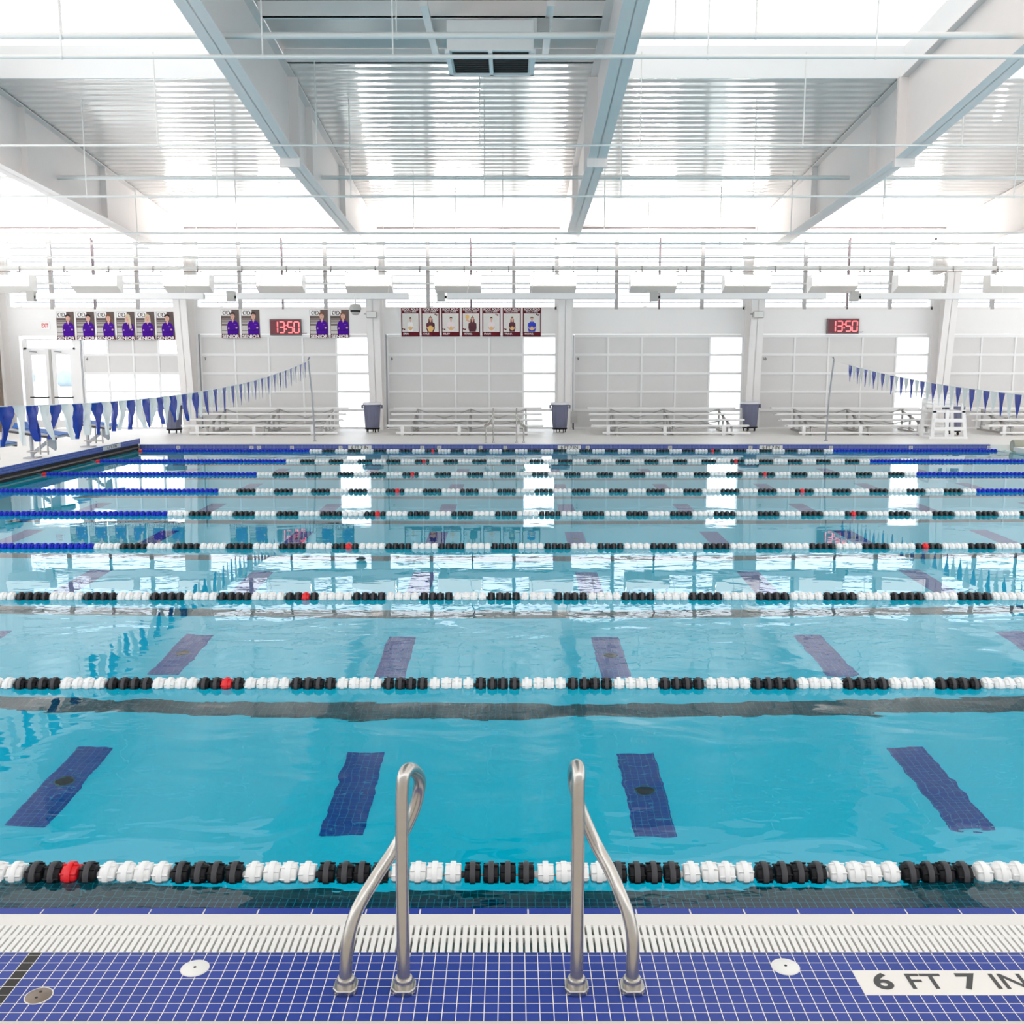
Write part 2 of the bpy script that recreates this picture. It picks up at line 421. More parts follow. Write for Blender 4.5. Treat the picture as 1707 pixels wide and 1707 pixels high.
# ------------------------------------------------------------------ bulkheads
b = thing('bulkhead', 'raised bulkhead with blue tiled face along the left pool end', 'bulkhead', (X0 - 1.5, 15, -.1))
MB().box((X0 - 3.2, 2.5, .17), (X0 - .012, YF + .05, .30), 'deck').build('walkway', b, b.location)
MB().box((X0 - .012, 2.5, .165), (X0, YF, .302), 'side_tile').build('tile_face', b, b.location)
MB().box((X0 - .5, 2.5, -.3), (X0 - .05, YF - .01, .169), 'dark').build('gap_shade_block', b, b.location)  # solid dark block: shade of the open gap put into its colour
MB().box((X0 - .05, 2.5, .055), (X0 - .005, YF - .01, .085), 'bronze').build('lip_rail', b, b.location)
mk = MB()
for (py0, px0) in ((742.5, 212), ):
    pass
mY = 24.9
dm = thing('depth_marker', 'white depth marker on the blue face of the left bulkhead', 'depth marker', (X0 + .004, 24.9, .18))
MB().box((X0 + .001, 24.35, .19), (X0 + .006, 25.45, .285), 'cream').build('plate', dm, dm.location)
textobj('lettering', '6 FT 7 IN', .10, 'blacktxt', (.004, 0, .058), (PI / 2, 0, PI / 2), dm, sx=1.5)
b2 = thing('bulkhead', 'low pale bulkhead at the right end of the pool', 'bulkhead', (X1 + 1, 15, -.1))
MB().box((X1 - .02, 2.5, .04), (X1 + 3.2, 25.9, .15), 'deck').build('walkway', b2, b2.location)
MB().box((X1 + .03, 2.5, -.25), (X1 + .3, 25.88, .04), 'deck').build('float_tank', b2, b2.location)

# ------------------------------------------------------------------ lane ropes
def float_mesh(name, body, rim):
    s = MB()
    s.lathe([(.016, -.037), (.040, -.037), (.047, -.032), (.050, -.024), (.050, .024), (.047, .032), (.040, .037), (.016, .037)], body, 18, axis='x')
    s.lathe([(.049, -.0125), (.0605, -.0125), (.062, -.010), (.062, .010), (.0605, .0125), (.049, .0125)], rim, 22, axis='x', cap=False)
    for k in range(6):
        a = PI * k / 6 * 2
        cy, cz = math.cos(a), math.sin(a)
        s.bar((-.036, .052 * cy, .052 * cz), (.036, .052 * cy, .052 * cz), .006, .006, body)
    return s
FM = {}
for key, body, rim in (('w', 'float_white', 'float_white'), ('k', 'black', 'lit_rim_bead'), ('b', 'float_blue', 'float_blue'), ('r', 'float_red', 'float_red')):
    o = float_mesh('float', body, rim).build('float'); FM[key] = (o.data, float_mesh('float', body, rim)); bpy.data.objects.remove(o)
bead = {}
for key, m in (('w', 'float_white'), ('k', 'lit_rim_bead'), ('b', 'float_blue')):
    bead[key] = m
phase = [-.898, -.945, -.923, -.934, -.93, -.935, -.93, -.93, -.93]
ropelabel = ['nearest lane rope, crossing behind the near handrails', 'second lane rope from the near edge, crossing at three fifths of its lane rows',
             'third lane rope from the near edge', 'fourth lane rope from the near edge', 'middle lane rope, fifth from the near edge', 'fourth lane rope from the far edge',
             'third lane rope from the far edge', 'second lane rope from the far edge', 'farthest lane rope, floating right below the far tiled edge']
ropelabel[1] = 'second lane rope from the near edge, above the handrail tops'
ZR = .004
for n in range(9):
    Y = R0 + LANE * n
    P = 1 / 1.
    rt = thing('lane_rope', ropelabel[n] + ', white and black floats', 'lane rope', (0, Y, 0), 'lane ropes across the pool')
    fl = []
    per = .672; dp = per / 8
    i0 = int(math.floor((X0 + .30 - phase[n]) / dp)); i1 = int(math.floor((X1 - .22 - phase[n]) / dp))
    redL = None
    for i in range(i0, i1):
        xx = phase[n] + dp * (i + .5)
        g, k = divmod(i, 8)
        c = 'k' if k < 4 else 'w'
        if xx < -5.30 or xx > 8.36: c = 'b'
        if g == -2 and k == 2: c = 'r'
        if g == 9 and k == 1: c = 'r'
        shift = (-.003 if k % 2 else .003)
        if k in (1, 5): shift = .0035
        if k in (2, 6): shift = -.0035
        fl.append((xx + shift, c))
    half = (853.5 + 60) / F * (Y * ct + CH * st)
    order = sorted(range(len(fl)), key=lambda j: abs(fl[j][0]))
    near = set(order[:100])
    rest = MB()
    for j, (xx, c) in enumerate(fl):
        a = ((j * 37 + n * 11) % 60) / 60 * PI / 3
        if j in near:
            o = bpy.data.objects.new('float', FM[c][0]); COL.objects.link(o); o.parent = rt
            o.location = (xx, 0, ZR); o.rotation_euler = (a, 0, 0)
        else:
            src = FM[c][1]; ca, sa = math.cos(a), math.sin(a)
            k0 = len(rest.v)
            rest.v += [(x + xx, y * ca - z * sa, y * sa + z * ca + ZR) for (x, y, z) in src.v]
            for f, mi in zip(src.f, src.m):
                rest.f.append(tuple(k0 + q for q in f)); rest.m.append(rest.mi(src.mats[mi]))
    if rest.v:
        rest.smooth = True
        o = rest.build('float_run', rt); o['kind'] = 'stuff'
    cab = MB().tube([(X0 + .02, 0, ZR + .03), (fl[0][0] - .1, 0, ZR), (fl[-1][0] + .1, 0, ZR), (X1 - .02, 0, ZR + .03)], .005, 'steeldark', 6)
    for j in range(1, len(fl)):
        if abs(fl[j][0] - fl[j - 1][0]) > dp + .001:
            c = fl[j][1]; 
            cab.lathe([(.004, -.02), (.014, -.014), (.019, 0), (.014, .014), (.004, .02)], {'w': 'float_white', 'k': 'lit_rim_bead', 'b': 'float_blue', 'r': 'lit_rim_bead'}[c], 10, (( fl[j][0] + fl[j - 1][0]) / 2, 0, ZR), 'x')
    cab.build('cable', rt)
    MB().lathe([(.02, -.10), (.045, -.09), (.05, -.02), (.03, 0)], 'float_red', 14, (fl[0][0] - .04, 0, ZR), 'x').build('end_float', rt)

# ------------------------------------------------------------------ near handrails
def handrail(path, feet, label, cat='handrail', r=.0245, name='handrail', steel='steel'):
    base = Vector(((feet[0][0] + feet[1][0]) / 2, (feet[0][1] + feet[1][1]) / 2, feet[0][2]))
    t = thing(name, label, cat, base)
    MB().tube(smooth_path(path, 10), r, steel, 18).build('rail_tube', t, base)
    for f in feet:
        s = MB()
        hx = [( .045, -.030), (.045, .022), (.025, .05), (-.025, .05), (-.045, .022), (-.045, -.030), (-.026, -.052), (.026, -.052)]
        k = r / .0245
        s.prism([(f[0] + x * k, f[1] + y * k) for x, y in hx], 'z', f[2], f[2] + .022 * k, steel)
        s.lathe([(.034 * k, .0), (.034 * k, .03 * k), (.029 * k, .036 * k)], steel, 18, (f[0], f[1], f[2] + .016 * k))
        s.build('base_collar', t, base, bevel=.004 * k)
    return t
YR = atZ(675, 1648, ZT).y
def rp(px, py, Y): return atY(px, py, Y)
fA = Vector((Xat(577, YR, ZT), YR, ZT)); fB = Vector((Xat(673.5, YR, ZT), YR, ZT))
left = [fB, fB + Vector((0, 0, .3)), fB + Vector((.002, .0, .60)), rp(670.5, 1320, YR + .005), rp(674, 1291, YR + .02), rp(684, 1282, YR + .07), rp(697, 1292, YR + .16), rp(699, 1312, YR + .22), rp(689, 1352, YR + .23),
        rp(662, 1408, YR + .20), rp(632, 1454, YR + .14), rp(606, 1496, YR + .08), rp(590, 1530, YR + .04), rp(580, 1570, YR + .01), fA + Vector((0, 0, .07)), fA]
handrail(left, [fA, fB], 'left stainless grab rail with crossed tube on the near blue tile')
gA = Vector((Xat(1053.5, YR, ZT), YR, ZT)); gB = Vector((Xat(961, YR, ZT), YR, ZT))
right = [gB, gB + Vector((0, 0, .3)), gB + Vector((.0, .0, .60)), rp(963.5, 1320, YR + .005), rp(964.5, 1290, YR + .02), rp(962, 1276, YR + .07), rp(957, 1284, YR + .16), rp(957, 1302, YR + .22), rp(967, 1345, YR + .23),
         rp(992, 1404, YR + .20), rp(1016, 1449, YR + .14), rp(1035, 1492, YR + .08), rp(1048, 1528, YR + .04), rp(1055, 1570, YR + .01), gA + Vector((0, 0, .07)), gA]
handrail(right, [gA, gB], 'right stainless grab rail with crossed tube on the near blue tile')
# far rails
def farrail(sg, xa, xb, label):
    Y = 27.4; z = DK
    pA = Vector((xa, Y, z)); pB = Vector((xb, Y, z))
    path = [pA, pA + Vector((0, 0, .36)), pA + Vector((sg * -.03, 0, .46)), pA + Vector((sg * .10, .12, .50)), pB + Vector((-sg * .18, -.16, .46)), pB + Vector((sg * .0, -.2, .74)), pB + Vector((0, -.1, .92)), pB + Vector((0, 0, .86)), pB + Vector((0, 0, .45)), pB]
    handrail(path, [pA, pB], label, r=.02, name='handrail', steel='steel')
farrail(1, Xat(810, 27.4, DK), Xat(822.5, 27.4, DK), 'left grab rail of the pair on the far pool deck')
farrail(-1, Xat(873, 27.4, DK), Xat(861, 27.4, DK), 'right grab rail of the pair on the far pool deck')

# deck caps
def deckcap(px, py, r, mtl, name, label, cat, holes):
    p = atZ(px, py, ZT)
    t = thing(name, label, cat, p)
    MB().lathe([(r + .006, 0), (r + .006, .003), (r, .005), (r * .97, .006)], mtl, 32).build('lid', t)
    for (dx, dy) in holes: MB().lathe([(.0055, .0055), (.0055, .0075)], 'dark', 12, (dx, dy, 0)).build('lift_hole', t)
    MB().lathe([(r + .010, 0), (r + .010, .002), (r + .005, .002)], 'cream', 32).build('ring', t)
deckcap(325, 1614.5, .045, 'grate', 'skimmer_lid', 'round white plastic lid in the tile left of the handrails', 'lid', [(0, 0)])
deckcap(1309.5, 1612, .045, 'grate', 'skimmer_lid', 'round white plastic lid in the tile right of the handrails', 'lid', [(0, 0)])
deckcap(64.5, 1660.5, .041, 'bronze', 'cleanout_cap', 'round bronze cap with two holes in the tile at lower left', 'cap', [(0, .018), (0, -.018)])
# near depth marker
d0 = atZ(1430, 1612, ZT); xm0 = round(d0.x / .0508) * .0508; ym1 = 3.708 - .0508 * 2; ym0 = ym1 - .1524
xm0 -= .0508
t = thing('depth_marker', 'white depth marker inlaid in the near blue tile at lower right', 'depth marker', (xm0 + .4, (ym0 + ym1) / 2, ZT))
MB().box((xm0, ym0, ZT - .002), (xm0 + 5 * .1524 - .03, ym1, ZT + .0015), 'cream').build('plate', t, t.location)
for ch_, xo, so in (('6', .072, 1.12), ('FT', .235, 1.), ('7', .40, 1.12), ('IN', .555, 1.)):
    textobj('lettering', ch_, .135, 'blacktxt', (xm0 + xo + .02 - t.location.x, .0, .0025), (0, 0, 0), t, ext=.0004, offs=.0035 if len(ch_) == 1 else .0012, sx=so)
# far markers on the tiled face
for i, (px, where) in enumerate(((600, 'below the left flag pole'), (949, 'near the middle trash can'), (1285, 'beside the right flag pole'))):
    xx = Xat(px, YF, .07)
    t = thing('depth_marker', f'white depth marker on the far tiled edge, {where}', 'depth marker', (xx, YF - .012, .02))
    MB().box((xx - .31, YF - .018, .01), (xx + .31, YF - .011, .115), 'cream').build('plate', t, t.location)
    textobj('lettering', '6 FT 7 IN', .115, 'blacktxt', (0, -.008, .043), parent=t, offs=.0015, sx=1.02)
for i, px in enumerate((297.6, 419.5, 432, 487, 568, 704, 732, 801, 842.5, 979.6, 1117, 1251, 1385, 1518, 1648)):
    xx = Xat(px, YF, .06)
    t = thing('no_diving_tile', f'small white no-diving tile, {ORD[i + 1]} from the left on the far edge', 'sign tile', (xx, YF - .012, .01))
    MB().box((xx - .05, YF - .017, .005), (xx + .05, YF - .011, .10), 'cream').build('tile_plate', t, t.location)
    s = MB()
    for k in range(16):
        a, b_ = 2 * PI * k / 16, 2 * PI * (k + 1) / 16
        s.bar((.033 * math.cos(a), -.007, .043 + .033 * math.sin(a)), (.033 * math.cos(b_), -.007, .043 + .033 * math.sin(b_)), .003, .009, 'blacktxt', (0, 1, 0))
    s.bar((-.022, -.007, .022), (.024, -.007, .064), .003, .009, 'blacktxt', (0, 1, 0)); s.box((-.014, -.008, .03), (.01, -.006, .045), 'blacktxt')
    s.build('symbol', t)

# ------------------------------------------------------------------ flag lines
def flagline(xf, yf, xn, yn, ztop, zmid, label, seed, y_from, wild, first):
    rnd = random.Random(seed)
    base = Vector((xf, yf, DK))
    t = thing('pennant_line', label, 'flag line', base)
    def P(y):
        k = (y - yn) / (yf - yn); e = (y - (yn + yf) / 2) / ((yf - yn) / 2)
        return Vector((xn + (xf - xn) * k, y, zmid + (ztop - zmid) * e * e))
    MB().tube([P(yn + (yf - yn) * i / 40) for i in range(41)], .006, 'pen_white', 6).build('line', t, base)
    y = first; k = 0
    while y > y_from:
        c = 'pen_blue' if k % 2 == 0 else 'pen_white'
        wv = wild(y)
        s = MB(); s.smooth = True
        nu, nv = 6, 10; W = .245; L = .42 * (1 + rnd.uniform(-.05, .05))
        ang = rnd.uniform(-.25, .25) * wv + .45 * wv; curl = rnd.uniform(-.09, .09) * wv; amp = rnd.uniform(.012, .035) * (wv + .15)
        ph = rnd.uniform(0, 6.28); tip = rnd.uniform(-.05, .05) * wv; hx = (1 if xf < 0 else -1)
        vs = []; fs = []
        p = P(y)
        for j in range(nv + 1):
            v = j / nv; wd = W * (1 - v * .97) * (1 - .18 * wv * v * (1 - v) * 4)
            for i in range(nu + 1):
                u = i / nu - .5
                a = ang * min(1, v * 4 + .15) + curl * 6 * v * u
                dy = u * wd * math.cos(a) + tip * v * v; dx = hx * u * wd * math.sin(a) + curl * v * v + amp * math.sin(ph + u * 9 + v * 4) * min(1, v * 3)
                pp = P(y + u * wd * .0 + dy) if j == 0 else None
                z = P(y + dy).z - v * L if j else P(y + dy).z
                vs.append((p.x + dx, y + dy, z))
        N = nu + 1
        for j in range(nv):
            for i in range(nu): fs.append((j * N + i, j * N + i + 1, (j + 1) * N + i + 1, (j + 1) * N + i))
        s.add(vs, fs, c)
        s.build('pennant', t, base)
        y -= .2975; k += 1
    return t
flagline(-5.44, 27.8, -5.3, 2.6, 2.40, 1.80, 'blue and white pennant line sagging from the left flag pole', 3, 9.9, lambda y: max(0, min(1, (20 - y) / 6)), 26.75)
flagline(8.71, 27.95, 8.45, 2.6, 2.40, 1.77, 'blue and white pennant line sagging from the right flag pole', 5, 14.8, lambda y: .08, 26.15)
for (x, y, lab, lean) in ((-5.44, 27.8, 'tall thin flag pole at the far edge, left of centre', -.12), (8.71, 27.95, 'tall thin flag pole at the far edge, right of centre', .12)):
    t = thing('flag_pole', lab, 'flag pole', (x, y, DK))
    MB().tube([(0, 0, 0), (lean * .3, 0, 1.2), (lean, 0, 2.24), (lean * .6, -.05, 2.30)], .022, 'steeldark', 10).build('pole', t)
    MB().lathe([(.05, 0), (.05, .015), (.028, .03)], 'steeldark', 14).build('base_flange', t)

# ------------------------------------------------------------------ back wall, windows, doors
wb = MB()
wb.box((-26, YW, 3.20), (27, YW + .25, 3.98), 'wall')
for z in (3.42, 3.68): wb.box((-26, YW - .006, z), (27, YW, z + .012), 'white')
wb.box((-26, YW, 6.22), (27, YW + .25, 6.75), 'wall')
for i, cx in enumerate(CX):
    wb.box((cx - .28, YW, DK), (cx + .28, YW + .25, 3.20), 'wall'); wb.box((cx - .30, YW, 3.98), (cx + .30, YW + .25, 6.22), 'wall')
wb.box((-26, YW, DK), (CX[0] - .28, YW + .25, 3.20), 'wall'); wb.box((-26, YW, 3.98), (CX[0] - .30, YW + .25, 6.22), 'wall')
DX6 = (Xat(136.5, YW, 1.8))
wb.box((Xat(128, YW, 1.8), YW, DK), (DX6, YW + .25, 3.14), 'wall'); wb.box((CX[0] + .28, YW, DK), (Xat(36, YW, 1.8), YW + .25, 3.14), 'wall')
wb.box((CX[0] + .28, YW, 3.14), (DX6, YW + .25, 3.20), 'wall')
struct(wb.build('wall_back'), 'white panelled wall across the back', 'wall')
for nm, xw in (('wall_left', -22.0), ('wall_right', 24.0)):
    sw = MB().box((xw, -3.4, -.2), (xw + .2, YW + .2, 6.2), 'wall')
    sw.hexa([(xw, -3.4, 6.2), (xw + .2, -3.4, 6.2), (xw + .2, YW + .2, 6.2), (xw, YW + .2, 6.2), (xw, -3.4, 10.4), (xw + .2, -3.4, 10.4), (xw + .2, YW + .2, 6.6), (xw, YW + .2, 6.6)], 'wall')
    struct(sw.build(nm), 'white side wall of the pool hall', 'wall')
nw = MB().box((-26, -3.4, -.2), (27, -3.15, 6.2), 'wall').box((-26, -3.4, 9.6), (27, -3.15, 10.6), 'wall')
for cx in CX: nw.box((cx - .4, -3.38, 6.2), (cx + .4, -3.17, 9.6), 'wall')
struct(nw.build('wall_near'), 'white wall behind the camera', 'wall')
struct(MB().box((CX[0] - .20, 31.4, DK), (CX[0] + .70, 31.5, 2.70), 'brown').build('trim_1'), 'brown board at the far left edge', 'trim')
def garage(i, x0, x1, ncol, glassf, num, nrow=5):
    z0, z1 = DK + .01, 3.19
    t = struct(MB().box((x0, YW + .02, z1 - .06), (x1, YW + .14, z1), 'white').build(f'door_{i}'), f'white sectional door numbered {num}' if num else 'white sectional door without number at the right edge', 'door')
    fr = MB(); pn = MB(); gl = MB()
    cw = (x1 - x0) / ncol; rh = (z1 - .06 - z0) / nrow
    for c in range(ncol + 1): fr.box((x0 + c * cw - .028, YW + .03, z0), (x0 + c * cw + .028, YW + .10, z1 - .03), 'white')
    for r in range(nrow + 1): fr.box((x0, YW + .025, z1 - .06 - r * rh - .04), (x1, YW + .105, z1 - .06 - r * rh + .04), 'white')
    fr.box((x0 - .05, YW + .0, z0), (x0 - .02, YW + .15, z1), 'steeldark')
    for c in range(ncol):
        for r in range(nrow):
            a = (x0 + c * cw + .02, YW + .06, z1 - .06 - (r + 1) * rh + .03); b_ = (x0 + (c + 1) * cw - .02, YW + .075, z1 - .06 - r * rh - .03)
            (gl if glassf(c, r) else pn).box(a, b_, 'glass' if glassf(c, r) else 'panel')
    fr.build('door_frame', t); 
    if pn.v: pn.build('panel', t)
    if gl.v: gl.build('glass', t)
    if num: textobj('lettering', num, .13, 'blacktxt', (x0 + .13, YW + .05, z1 - .06 - rh * 1.24), parent=t, offs=.002)
garage(1, DX6 + .06, CX[1] - .22, 4, lambda c, r: (r == 0 and c in (0, 3)) or r >= 2, '6')
for i in range(1, 5):
    garage(i + 1, CX[i] + .34, CX[i + 1] - .22, 5, lambda c, r: c == 4, str(6 + i))
garage(6, CX[5] + .34, CX[6] - .22, 5, lambda c, r: False, '')
# glazed double door
xl, xr = Xat(47, YW, 1.8), Xat(124, YW, 1.8); zt = atY(85, 583, YW).z; ztr = atY(85, 567, YW).z
t = struct(MB().box((xl - .1, YW + .02, zt), (xr + .1, YW + .12, zt + .06), 'white').box((xl - .1, YW + .02, ztr), (xr + .1, YW + .12, ztr + .06), 'white').box((xl - .14, YW + .02, DK), (xl, YW + .12, ztr), 'white').box((xr, YW + .02, DK), (xr + .14, YW + .12, ztr), 'white').build('door_7'), 'white glazed double door below the exit sign', 'door')
xc = (xl + xr) / 2
MB().box((xc - .04, YW + .0, DK), (xc + .04, YW + .12, zt), 'grayunit').build('mullion', t)
MB().box((xl, YW + .06, zt + .06), (xr, YW + .07, ztr), 'glass').build('transom_glass', t)
for a, b_ in ((xl, xc - .04), (xc + .04, xr)):
    lf = MB().box((a, YW + .03, DK + .02), (a + .12, YW + .09, zt), 'white').box((b_ - .12, YW + .03, DK + .02), (b_, YW + .09, zt), 'white').box((a + .001, YW + .034, zt - .16), (b_ - .001, YW + .086, zt - .002), 'white').box((a + .001, YW + .034, DK + .03), (b_ - .001, YW + .086, DK + .28), 'white').build('door_leaf', t)
    MB().box((a + .12, YW + .055, DK + .28), (b_ - .12, YW + .065, zt - .16), 'glass').build('glass', lf)
    MB().tube([(a + .05, YW - .05, 1.16), (b_ - .05, YW - .05, 1.16)], .022, 'blacktxt', 8).build('push_bar', lf)
    MB().bar((a + .1, YW - .0, zt - .05), (a + .36, YW - .05, zt - .08), .025, .03, 'steeldark').build('door_closer', lf)
# clerestory windows
for i in range(6):
    a, b_ = CX[i] + .30, CX[i + 1] - .24
    z0, z1 = 3.98, 6.22
    t = struct(MB().box((a, YW + .0, z0), (b_, YW + .12, z0 + .08), 'steelwhite').box((a, YW + .0, z1 - .06), (b_, YW + .12, z1), 'steelwhite').build(f'window_{i + 1}'), f'high clerestory window in the {ORD[i + 1]} bay from the left', 'window')
    fr = MB(); dkm = MB()
    for k in range(1, 4):
        xx = a + (b_ - a) * k / 4
        if k == 2: dkm.box((xx - .025, YW - .02, z0 + .005), (xx + .025, YW + .10, z1 - .005), 'clockcase')
        else: fr.box((xx - .055, YW - .012, z0 + .005), (xx + .055, YW + .11, z1 - .005), 'winframe')
    fr.build('mullion', t); dkm.build('dark_mullion', t)
    gl = MB().box((a, YW + .06, z0 + .08), (b_, YW + .068, z1 - .06), 'glass').build('glass', t)
    lv = MB(); z = z0 + .22; k = 0
    while z < z1 - .1:
        th = .045 if k % 3 == 2 else .020
        lv.box((a, YW + .30, z), (b_, YW + .42, z + th), 'winframe'); z += .215; k += 1
    lv.build('sunshade_slats', t)

# ------------------------------------------------------------------ columns and rafters
for i, cx in enumerate(CX):
    s = MB()
    fb, ft = 32.72, 31.95; zt_ = 6.6
    s.hexa([(cx - .21, fb, DK), (cx + .21, fb, DK), (cx + .21, fb + .025, DK), (cx - .21, fb + .025, DK), (cx - .21, ft, zt_), (cx + .21, ft, zt_), (cx + .21, ft + .025, zt_), (cx - .21, ft + .025, zt_)], 'steelwhite')
    s.hexa([(cx - .012, fb, DK), (cx + .012, fb, DK), (cx + .012, YW, DK), (cx - .012, YW, DK), (cx - .012, ft, zt_), (cx + .012, ft, zt_), (cx + .012, YW, zt_), (cx - .012, YW, zt_)], 'steelwhite')
    s.box((cx - .21, YW - .03, DK), (cx + .21, YW, zt_), 'steelwhite')
    struct(s.build('column'), f'white tapered steel column, {ORD[i + 1]} from the left along the back wall', 'column')
    if i in (1, 3, 4):
        pass
    # rafter
    Ys = [-3.0, 9.5, 14.45, 20.8, 25, 29.1, 31.0, 31.98]
    bf = MB(); web = MB()
    for a, b_ in zip(Ys, Ys[1:]):
        za, zb = flange(a), flange(b_); w = .185
        bf.hexa([(cx - w, a, za), (cx + w, a, za), (cx + w, b_, zb), (cx - w, b_, zb), (cx - w, a, za + .025), (cx + w, a, za + .025), (cx + w, b_, zb + .025), (cx - w, b_, zb + .025)], 'beampaint')
        ta, tb = roofz(a) - .02, roofz(b_) - .02
        web.hexa([(cx - .012, a, za), (cx + .012, a, za), (cx + .012, b_, zb), (cx - .012, b_, zb), (cx - .012, a, ta), (cx + .012, a, ta), (cx + .012, b_, tb), (cx - .012, b_, tb)], 'beampaint')
        bf.hexa([(cx - .15, a, ta - .02), (cx + .15, a, ta - .02), (cx + .15, b_, tb - .02), (cx - .15, b_, tb - .02), (cx - .15, a, ta), (cx + .15, a, ta), (cx + .15, b_, tb), (cx - .15, b_, tb)], 'beampaint')
    r = struct(web.build('roof_beam'), f'white sloping roof beam, {ORD[i + 1]} from the left', 'beam')
    bf.build('flange', r)
    zz = flange(20.8)
    MB().box((cx - .2, 20.66, zz - .14), (cx + .2, 20.69, roofz(20.7) - .04), 'beampaint').box((cx - .2, 20.72, zz - .14), (cx + .2, 20.75, roofz(20.7) - .04), 'beampaint').build('splice_plate', r)
    st_ = MB()
    for yy in (22.3, 26.5): st_.box((cx - .15, yy, flange(yy)), (cx + .15, yy + .02, roofz(yy) - .04), 'beampaint')
    st_.build('stiffener', r)

# ------------------------------------------------------------------ roof
YS = 20.84
def slab(x0, x1, y0, y1, zo, th, m, mb):
    return mb.hexa([(x0, y0, roofz(y0) + zo), (x1, y0, roofz(y0) + zo), (x1, y1, roofz(y1) + zo), (x0, y1, roofz(y1) + zo),
                    (x0, y0, roofz(y0) + zo + th), (x1, y0, roofz(y0) + zo + th), (x1, y1, roofz(y1) + zo + th), (x0, y1, roofz(y1) + zo + th)], m)
rf = MB(); slab(-26, 27, YS, YW + .3, 0, .1, 'liner_roof', rf); slab(CX[2], CX[3], 20.17, YS, 0, .1, 'liner_roof', rf)
struct(rf.build('ceiling'), 'glossy white ribbed ceiling liner', 'ceiling')
pk = MB().box((-26, YW - .12, roofz(YW) - .06), (27, YW, roofz(YW) + .02), 'steelwhite'); pk.box((-26, YW - .135, roofz(YW) - .035), (27, YW - .12, roofz(YW) - .005), 'clockcase')
struct(pk.build('trim_2'), 'eave trim along the back wall', 'trim')
# bright skylights in the side bays, dull deck with purlins in the middle bay
YR0 = -3.0
for i in range(6):
    a, b_ = CX[i] + .16, CX[i + 1] - .16
    if i == 2:
        mb = MB(); slab(CX[i], CX[i + 1], YR0, YS, .27, .05, 'deckgray', mb)
        struct(mb.build('ceiling_roof_deck'), 'grey exposed roof deck above the middle bay', 'roof')
        for k, y in enumerate((20.13, 18.2, 16.2, 14.2, 12.2, 10.2, 8.2, 6.2)):
            p = MB().box((a - .1, y, roofz(y)), (b_ + .1, y + .02, roofz(y) + .26), 'roofwhite').box((a - .1, y, roofz(y)), (b_ + .1, y + .09, roofz(y) + .02), 'roofwhite')
            struct(p.build('purlin_beam'), f'pale purlin across the middle bay, {ORD[k + 1]} from the back', 'beam')
    else:
        cb = MB().box((CX[i] + .02, YS - .05, roofz(YS) - .02), (CX[i + 1] - .02, YS, roofz(YS) + .62), 'white')
        for xx in (CX[i] + .02, CX[i + 1] - .08):
            cb.hexa([(xx, YR0, roofz(YR0)), (xx + .06, YR0, roofz(YR0)), (xx + .06, YS, roofz(YS)), (xx, YS, roofz(YS)), (xx, YR0, roofz(YR0) + .62), (xx + .06, YR0, roofz(YR0) + .62), (xx + .06, YS, roofz(YS) + .62), (xx, YS, roofz(YS) + .62)], 'white')
        w_ = struct(cb.build(f'window_{7 + i}'), f'bright skylight over the {ORD[i + 1]} bay from the left', 'skylight')
        pn = MB(); slab(CX[i] + .02, CX[i + 1] - .02, YR0, YS, .58, .04, 'sky_panel', pn); pn.build('glazing', w_)

# HVAC box
h = thing('air_diffuser', 'ceiling air unit with two black grilles in the middle bay', 'air vent', (-.36, 18.6, 7.5))
MB().box((-1.08, 17.62, 7.42), (.36, 18.95, 7.90), 'roofwhite').build('casing', h, h.location, bevel=.01)
for a, b_ in ((-1.00, -.40), (-.32, .28)):
    gb = MB().box((a, 17.70, 7.408), (b_, 18.88, 7.419), 'dark').build('grille', h, h.location)
    s = MB()
    for k in range(9): s.box((a, 17.76 + k * .13, 7.398), (b_, 17.77 + k * .13, 7.408), 'black')
    s.build('louvre', gb, h.location)
MB().box((-1.11, 17.60, 7.38), (-1.04, 18.97, 7.44), 'white').box((.32, 17.60, 7.38), (.39, 18.97, 7.44), 'white').box((-.39, 17.60, 7.38), (-.33, 18.97, 7.44), 'white').box((-1.11, 18.90, 7.38), (.39, 18.97, 7.44), 'white').build('rim', h, h.location)
for x in (-1.42, .62):
    MB().box((x - .06, 17.2, 7.98), (x + .06, 20.1, 8.06), 'roofwhite').build('support_rail', h, h.location)
MB().box((.42, 17.7, 7.75), (.62, 17.95, 7.95), 'grayunit').build('control_box', h, h.location)

# ------------------------------------------------------------------ pipes
def pipe(y, z, r, px0, px1, label, rods=(), m='pipe', clamps=0, name='sprinkler_pipe', rodtop=None, cat='pipe'):
    x0, x1 = Xat(px0, y, z), Xat(px1, y, z)
    t = thing(name, label, cat, ((x0 + x1) / 2, y, z))
    MB().tube([(x0, y, z), (x1, y, z)], r, m, 12).build('pipe_run', t, t.location)
    for px in rods:
        x = Xat(px, y, z); zt = roofz(y) if rodtop is None else rodtop
        s = MB().tube([(x, y, z), (x, y, zt)], .011, m, 6)
        s.lathe([(r + .004, -.015), (r + .008, -.015), (r + .008, .015), (r + .004, .015)], m, 12, (x, y, z), 'x')
        s.build('hanger_rod', t, t.location)
    return t
pz = lambda py, Y: atY(853.5, py, Y).z
pipe(16.0, pz(59, 16.0), .049, -60, 1780, 'thick white pipe, topmost in the photo, running above the beam flanges', (103, 661, 1125, 1260))
pipe(15.0, pz(94.5, 15), .031, -60, 1780, 'second white pipe from the top, running under the beams past the black grilles', (103, 438, 655, 1180, 1460), rodtop=8.4)
